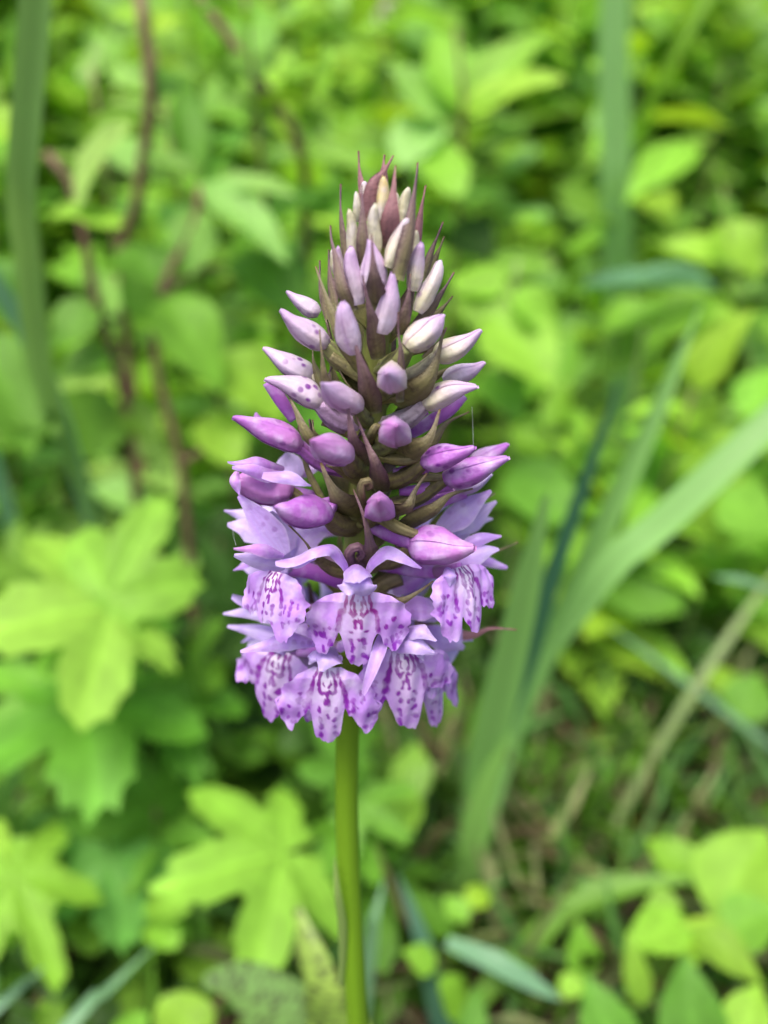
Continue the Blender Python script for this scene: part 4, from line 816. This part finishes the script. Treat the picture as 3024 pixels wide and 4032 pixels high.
# silvery blade tips on the right
blade('silvery blade lying level below the bright pale leaning blade', [(1700, 1290, .20), (1620, 1260, .19), (1540, 1245, .19)], 36, 'blue', PR_GR, (0, -.3, 1), root=False)
blade('short silvery blade by the straw coloured stalk', [(1420, 1430, .27), (1380, 1400, .27), (1310, 1350, .27)], 30, 'blue', PR_GR, (0, -.3, 1))

# ---- the small leafy plants at the lower right
dplant('creeping_plant', 'creeping plant with a dense cluster of bright oval leaves on litter', 'plant',
  [('ov', 1480, 1990, .125, 1355, 2040, .11, 110, 'yellow'), ('ov', 1490, 1985, .125, 1540, 2060, .11, 110, 'yellow'), ('ov', 1500, 2000, .12, 1640, 2090, .10, 90, 'bright'), ('ov', 1540, 1980, .13, 1660, 1790, .15, 190, 'bright'),
   ('ov', 1470, 1960, .13, 1390, 1960, .13, 90, 'bright'), ('ov', 1560, 2010, .12, 1680, 1960, .12, 130, 'bright'), ('ov', 1480, 2000, .12, 1500, 2090, .11, 90, 'bright')])
dplant('creeping_plant', 'single bright leaf with pointed tip above the creeping plant', 'plant', [('ov', 1510, 1900, .155, 1410, 1800, .17, 100, 'bright')])
dplant('creeping_plant', 'small upright oval leaves on the litter beside the creeping plant', 'plant',
  [('ov', 1262, 2110, .115, 1255, 2000, .12, 75, 'bright'), ('ov', 1385, 2170, .10, 1370, 2040, .105, 62, 'bright'), ('ro', 1250, 2110, .11, 1215, 2150, .105, 55, 'yellow')])
dplant('creeping_plant', 'green pointed leaves standing in front of the creeping plant', 'plant',
  [('ov', 1500, 2300, .07, 1490, 2080, .085, 150, 'mid'), ('ov', 1340, 2300, .07, 1290, 2130, .08, 130, 'mid'), ('ov', 1600, 2260, .07, 1640, 2130, .08, 110, 'bright'), ('ov', 1010, 2290, .08, 1030, 2150, .09, 70, 'mid')])
dplant('creeping_plant', 'sprig of dim small leaves between the straw stalks', 'plant',
  [('ov', 1150, 1640, .30, 1120, 1560, .32, 70, 'bright'), ('ov', 1150, 1640, .3, 1200, 1590, .31, 60, 'mid'), ('ov', 1280, 1720, .26, 1290, 1610, .28, 70, 'mid'), ('ov', 1600, 1560, .28, 1640, 1450, .3, 110, 'mid'), ('ov', 1570, 1500, .3, 1540, 1420, .32, 70, 'bright')])
dplant('creeping_plant', 'yellowing small leaves under the wide flat grass blade', 'plant',
  [('ov', 1010, 1960, .14, 1060, 1900, .15, 60, 'yellow'), ('ov', 1010, 1990, .13, 960, 1930, .14, 55, 'bright'), ('ov', 940, 2090, .11, 880, 2050, .11, 70, 'bright'), ('ro', 1000, 2180, .1, 960, 2120, .1, 80, 'bright')])
dplant('creeping_plant', 'small rounded leaves in front of the mottled orchid leaf', 'plant',
  [('ro', 440, 2260, .09, 350, 2150, .10, 120, 'bright'), ('ov', 300, 2250, .09, 250, 2190, .1, 90, 'bright'), ('ov', 560, 2080, .13, 500, 2120, .12, 60, 'mid'), ('ov', 120, 2240, .09, 90, 2150, .1, 70, 'mid')])

# ---- the orchid's own spotted leaves, sheathing its lower stem
for pts, wd, c_, tw in (([(750, 2330, .012), (700, 2150, .05), (655, 2010, .07), (640, 1960, .075)], 130, (0.30, .44, .08), .3),
                        ([(760, 2420, .012), (640, 2230, .05), (520, 2120, .075), (440, 2120, .08)], 190, (0.17, .31, .08), -.2)):
    P = [at('D', *p) for p in pts]; P = [np.array([foot[0], .010, .045])]+P; mid = P[2]
    V, f, c = sheet(P, size('D', wd, mid), unit(CAM-mid)+[0, 0, .6], [(0, .5), (.3, .9), (.55, 1), (.8, .75), (.94, .4), (1, .1)], -.14, 26, 9, .03, tw, lambda t, s: (1, 1, 1, 0), 3)
    o = add('leaf', make_mesh('leaf', V, f, c), M_SPOTLEAF, orchid, c_)
V, f, c = sheet([at('D', 735, 2130, -.002), at('D', 738, 2010, -.0035), at('D', 728, 1930, -.0045), at('D', 722, 1850, -.003)], size('D', 20, at('D', 735, 2000)), (-.4, -1, .2), PR_GR, .3, 16, 7, .05, .3, lambda t, s: (1, 1, 1, 0))
add('sheath_leaf', make_mesh('sheath_leaf', V, f, c), M_GRASS, orchid, (.26, .38, .10))

# ---- more leafy plants filling the thicket behind
def fill_plant(x, y, h, kind, ck, n, ls, label, group, name='leafy_plant'):
    z = gz(x, y); r = rnd; lean = np.array([r.uniform(-.12, .12), r.uniform(-.14, .04)])*h
    P = [np.array([x, y, z-.005]), np.array([x+lean[0]*.3, y+lean[1]*.3, z+h*.4]), np.array([x+lean[0], y+lean[1], z+h])]
    t = thing(name, (x, y, z), label, 'plant', group)
    stalk(t, P, .0011+h*.0022, .0008, M_STEM if r.random() < .3 else M_GSTEM, jit((.20, .33, .07)), 'stem', 6, 8)
    a = r.uniform(0, 6.28); S = spline(P, 40)
    for i in range(n):
        k = 0.30+0.70*i/(n-1); p = S[int(k*39)]; a += 2.4 + r.uniform(-.4, .4); el = r.uniform(-.15, .65) if i < n-1 else 1.2
        l = ls*r.uniform(.7, 1.25)*(1.05-.35*k); d = np.array([math.cos(a)*math.cos(el), math.sin(a)*math.cos(el), math.sin(el)])
        leaf_at(t, kind, p, p+d*l, l*r.uniform(.5, .68) if kind != 'pa' else l*1.5, ck, np.array([r.uniform(-.3, .3), r.uniform(-.6, .1), 1.0]))
n = 0
while n < 150:
    y = 0.36+1.05*rnd.random()**1.1; x = rnd.uniform(-.75, .75)*(y+.25)
    right_low = x > 0.02 and y < 0.52
    h = (0.18+0.30*rnd.random())*(0.8+0.55*y)
    if right_low: h *= .55
    ck = rnd.choice(['bright', 'bright', 'mid', 'pale', 'pale', 'yellow']); kd = rnd.choice(['ov', 'ov', 'ov', 'ro', 'la'])
    lb = '%s %s leaved plant standing in the thicket behind the orchid' % ({'bright': 'bright green', 'mid': 'deep green', 'pale': 'pale green', 'yellow': 'yellow green'}[ck], {'ov': 'oval', 'ro': 'round', 'la': 'narrow'}[kd])
    fill_plant(x, y, h, kd, ck, rnd.randint(13, 19), rnd.uniform(.05, .075)*(0.75+.6*y), lb, lb.split(' plant')[0]+' plants in the thicket'); n += 1
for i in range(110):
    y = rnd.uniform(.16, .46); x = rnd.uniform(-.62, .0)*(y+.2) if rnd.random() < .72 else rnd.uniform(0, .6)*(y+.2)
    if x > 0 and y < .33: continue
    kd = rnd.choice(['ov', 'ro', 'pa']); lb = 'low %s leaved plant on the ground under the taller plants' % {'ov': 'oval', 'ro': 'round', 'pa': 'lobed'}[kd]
    fill_plant(x, y, rnd.uniform(.04, .16), kd, rnd.choice(['mid', 'dark', 'dark']), rnd.randint(5, 8), rnd.uniform(.03, .05), lb, 'low %s leaved plants' % {'ov': 'oval', 'ro': 'round', 'pa': 'lobed'}[kd], 'low_plant')  # mostly dark leaf colours: canopy shade is put into the low plants' colour

# ---- what nobody could count: grass tufts on the ground and the far thicket
def tri_leaves(name, n, pos, lsz, aspect, hintup, label, cat, colours, mat):
    P = pos(n); m = len(P); d = npr.normal(0, 1, (m, 3)); d[:, 2] = d[:, 2]*.6+hintup; d /= np.linalg.norm(d, axis=1)[:, None]
    nn = npr.normal(0, .5, (m, 3))+[0, -.4, 1]; nn -= d*np.sum(nn*d, 1)[:, None]; nn /= np.linalg.norm(nn, axis=1)[:, None]; b = np.cross(d, nn)
    l = lsz*npr.uniform(.6, 1.4, m)[:, None]; wv = l*aspect
    pts = np.stack([P, P+d*l*.3+b*wv*.42+nn*l*.05, P+d*l*.65+b*wv*.36+nn*l*.04, P+d*l-nn*l*.12, P+d*l*.65-b*wv*.36+nn*l*.04, P+d*l*.3-b*wv*.42+nn*l*.05, P+d*l*.45], 1).reshape(-1, 3)
    base = (np.arange(m)*7)[:, None]; F = [np.hstack([base+6, base+i, base+(i+1) % 6]) for i in range(6)]; F = np.concatenate(F)
    me = bpy.data.meshes.new(name); me.vertices.add(len(pts)); me.vertices.foreach_set('co', pts.ravel())
    me.loops.add(F.size); me.loops.foreach_set('vertex_index', F.ravel()); me.polygons.add(len(F)); me.polygons.foreach_set('loop_start', np.arange(len(F))*3)
    me.polygons.foreach_set('use_smooth', np.ones(len(F), bool)); me.update(calc_edges=True); me.validate()
    a = me.color_attributes.new('Col', 'FLOAT_COLOR', 'POINT'); cs = np.array(colours)[npr.randint(0, len(colours), m)]*npr.uniform(.75, 1.25, (m, 1))
    c = np.ones((len(pts), 4)); c[:, :3] = np.repeat(cs, 7, 0); a.data.foreach_set('color', c.astype(np.float32).ravel())
    o = add(name, me, mat, None, (1, 1, 1)); tag(o, label, cat, None, 'stuff'); return o
GZ = np.vectorize(gz)
def far_pos(n):
    y = npr.uniform(1.15, 2.9, n); x = npr.uniform(-1, 1, n)*(1.0*y+.5); k = npr.uniform(0, 1, n)**.8
    top = .50+.50*(y-1.1)+.10*np.sin(x*7)+.08*np.sin(x*17+y*5); return np.stack([x, y, GZ(x, y)+k*top], 1)
tri_leaves('far_thicket', 46000, far_pos, .085, .6, .15, 'mass of small green leaves far behind the thicket', 'thicket', [KEY['bright'], KEY['mid'], KEY['pale'], KEY['yellow']], M_LEAF)
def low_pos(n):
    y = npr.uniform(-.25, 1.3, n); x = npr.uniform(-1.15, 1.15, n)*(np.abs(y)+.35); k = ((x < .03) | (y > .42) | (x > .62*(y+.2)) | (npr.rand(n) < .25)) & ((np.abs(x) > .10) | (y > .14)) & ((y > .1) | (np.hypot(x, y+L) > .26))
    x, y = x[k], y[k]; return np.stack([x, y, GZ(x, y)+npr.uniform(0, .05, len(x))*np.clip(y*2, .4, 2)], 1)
tri_leaves('ground_cover', 38000, low_pos, .022, .6, .2, 'dense small green leaves covering the soil under the plants', 'ground cover', [KEY['mid'], KEY['dark'], KEY['dark'], KEY['dark']], M_LEAF)  # leaves coloured mostly dark, painting in the shade beneath the plants
def tuft_pos(n):
    y = npr.uniform(.12, .9, n); x = npr.uniform(.0, .75, n)*(y+.2)*npr.choice([1, 1, 1, -.9], n); return np.stack([x, y, GZ(x, y)], 1)
tri_leaves('grass_tufts', 5200, tuft_pos, .07, .045, .55, 'fine grass and dry stalks tangled over the litter', 'grass', [KEY['mid'], KEY['grass'], KEY['dark'], KEY['straw'], (.20, .16, .08)], M_GRASS)

# ---- litter on the soil
GD = 'dead leaves on the bare soil'
for i in range(60):
    y = rnd.uniform(.13, .5); x = rnd.uniform(-.1, .62)*(y+.2); z = gz(x, y)+rnd.uniform(.003, .012); a = rnd.uniform(0, 6.28); l = rnd.uniform(.012, .03)
    p = np.array([x, y, z]); o = leaf_at(None, 'ov', p, p+np.array([math.cos(a)*l, math.sin(a)*l, rnd.uniform(-.1, .3)*l]), l*.5, rnd.choice([(.30, .12, .05), (.20, .13, .07), (.36, .27, .15), (.12, .08, .05)]), (rnd.uniform(-.4, .4), rnd.uniform(-.4, .4), 1))
    o.name = 'dead_leaf'; tag(o, 'small curled dead leaf lying on the bare soil among grass', 'dead leaf', GD)
for lab, x, y, tx, ty, wd in (('orange brown dead leaf between the straw coloured stalks', 1370, 1770, 1410, 1800, 50), ('long rusty dead leaf behind the wide flat grass blade', 1240, 1540, 1310, 1610, 36), ('pale tan dead leaf at the foot of the bent straw stalk', 1080, 1890, 1110, 1950, 60)):
    p, q = ground('D', x, y, .014), ground('D', tx, ty, .02); o = leaf_at(None, 'ov', p, q, size('D', wd, p), (.42, .16, .06) if 'tan' not in lab else (.48, .40, .24), (0, -.4, 1)); o.name = 'dead_leaf'; tag(o, lab, 'dead leaf')
# a small yellow and white flower far behind the spike tip
p = at('D', 810, 2, .70); b = foot_of(p, .0, .02); t = thing('daisy_flower', b, 'small white flower with yellow centre high behind the spike tip', 'flower')
stalk(t, [b, (b+p)/2+[.01, 0, 0], p], .0014, .0009, M_GSTEM, (.2, .35, .06))
for i in range(9):
    a = i*2*math.pi/9; leaf_at(t, 'la', p, p+np.array([math.cos(a)*.017, -.004, math.sin(a)*.017]), .007, (.8, .78, .62), (0, -1, .2)).name = 'petal'
V, f, C = tube([p+[0, -.005, 0], p+[0, .001, 0]], [(0, .003), (.5, .006), (1, .005)], 10, 5); add('flower_centre', make_mesh('flower_centre', V, f), M_GSTEM, t, (.75, .5, .02))
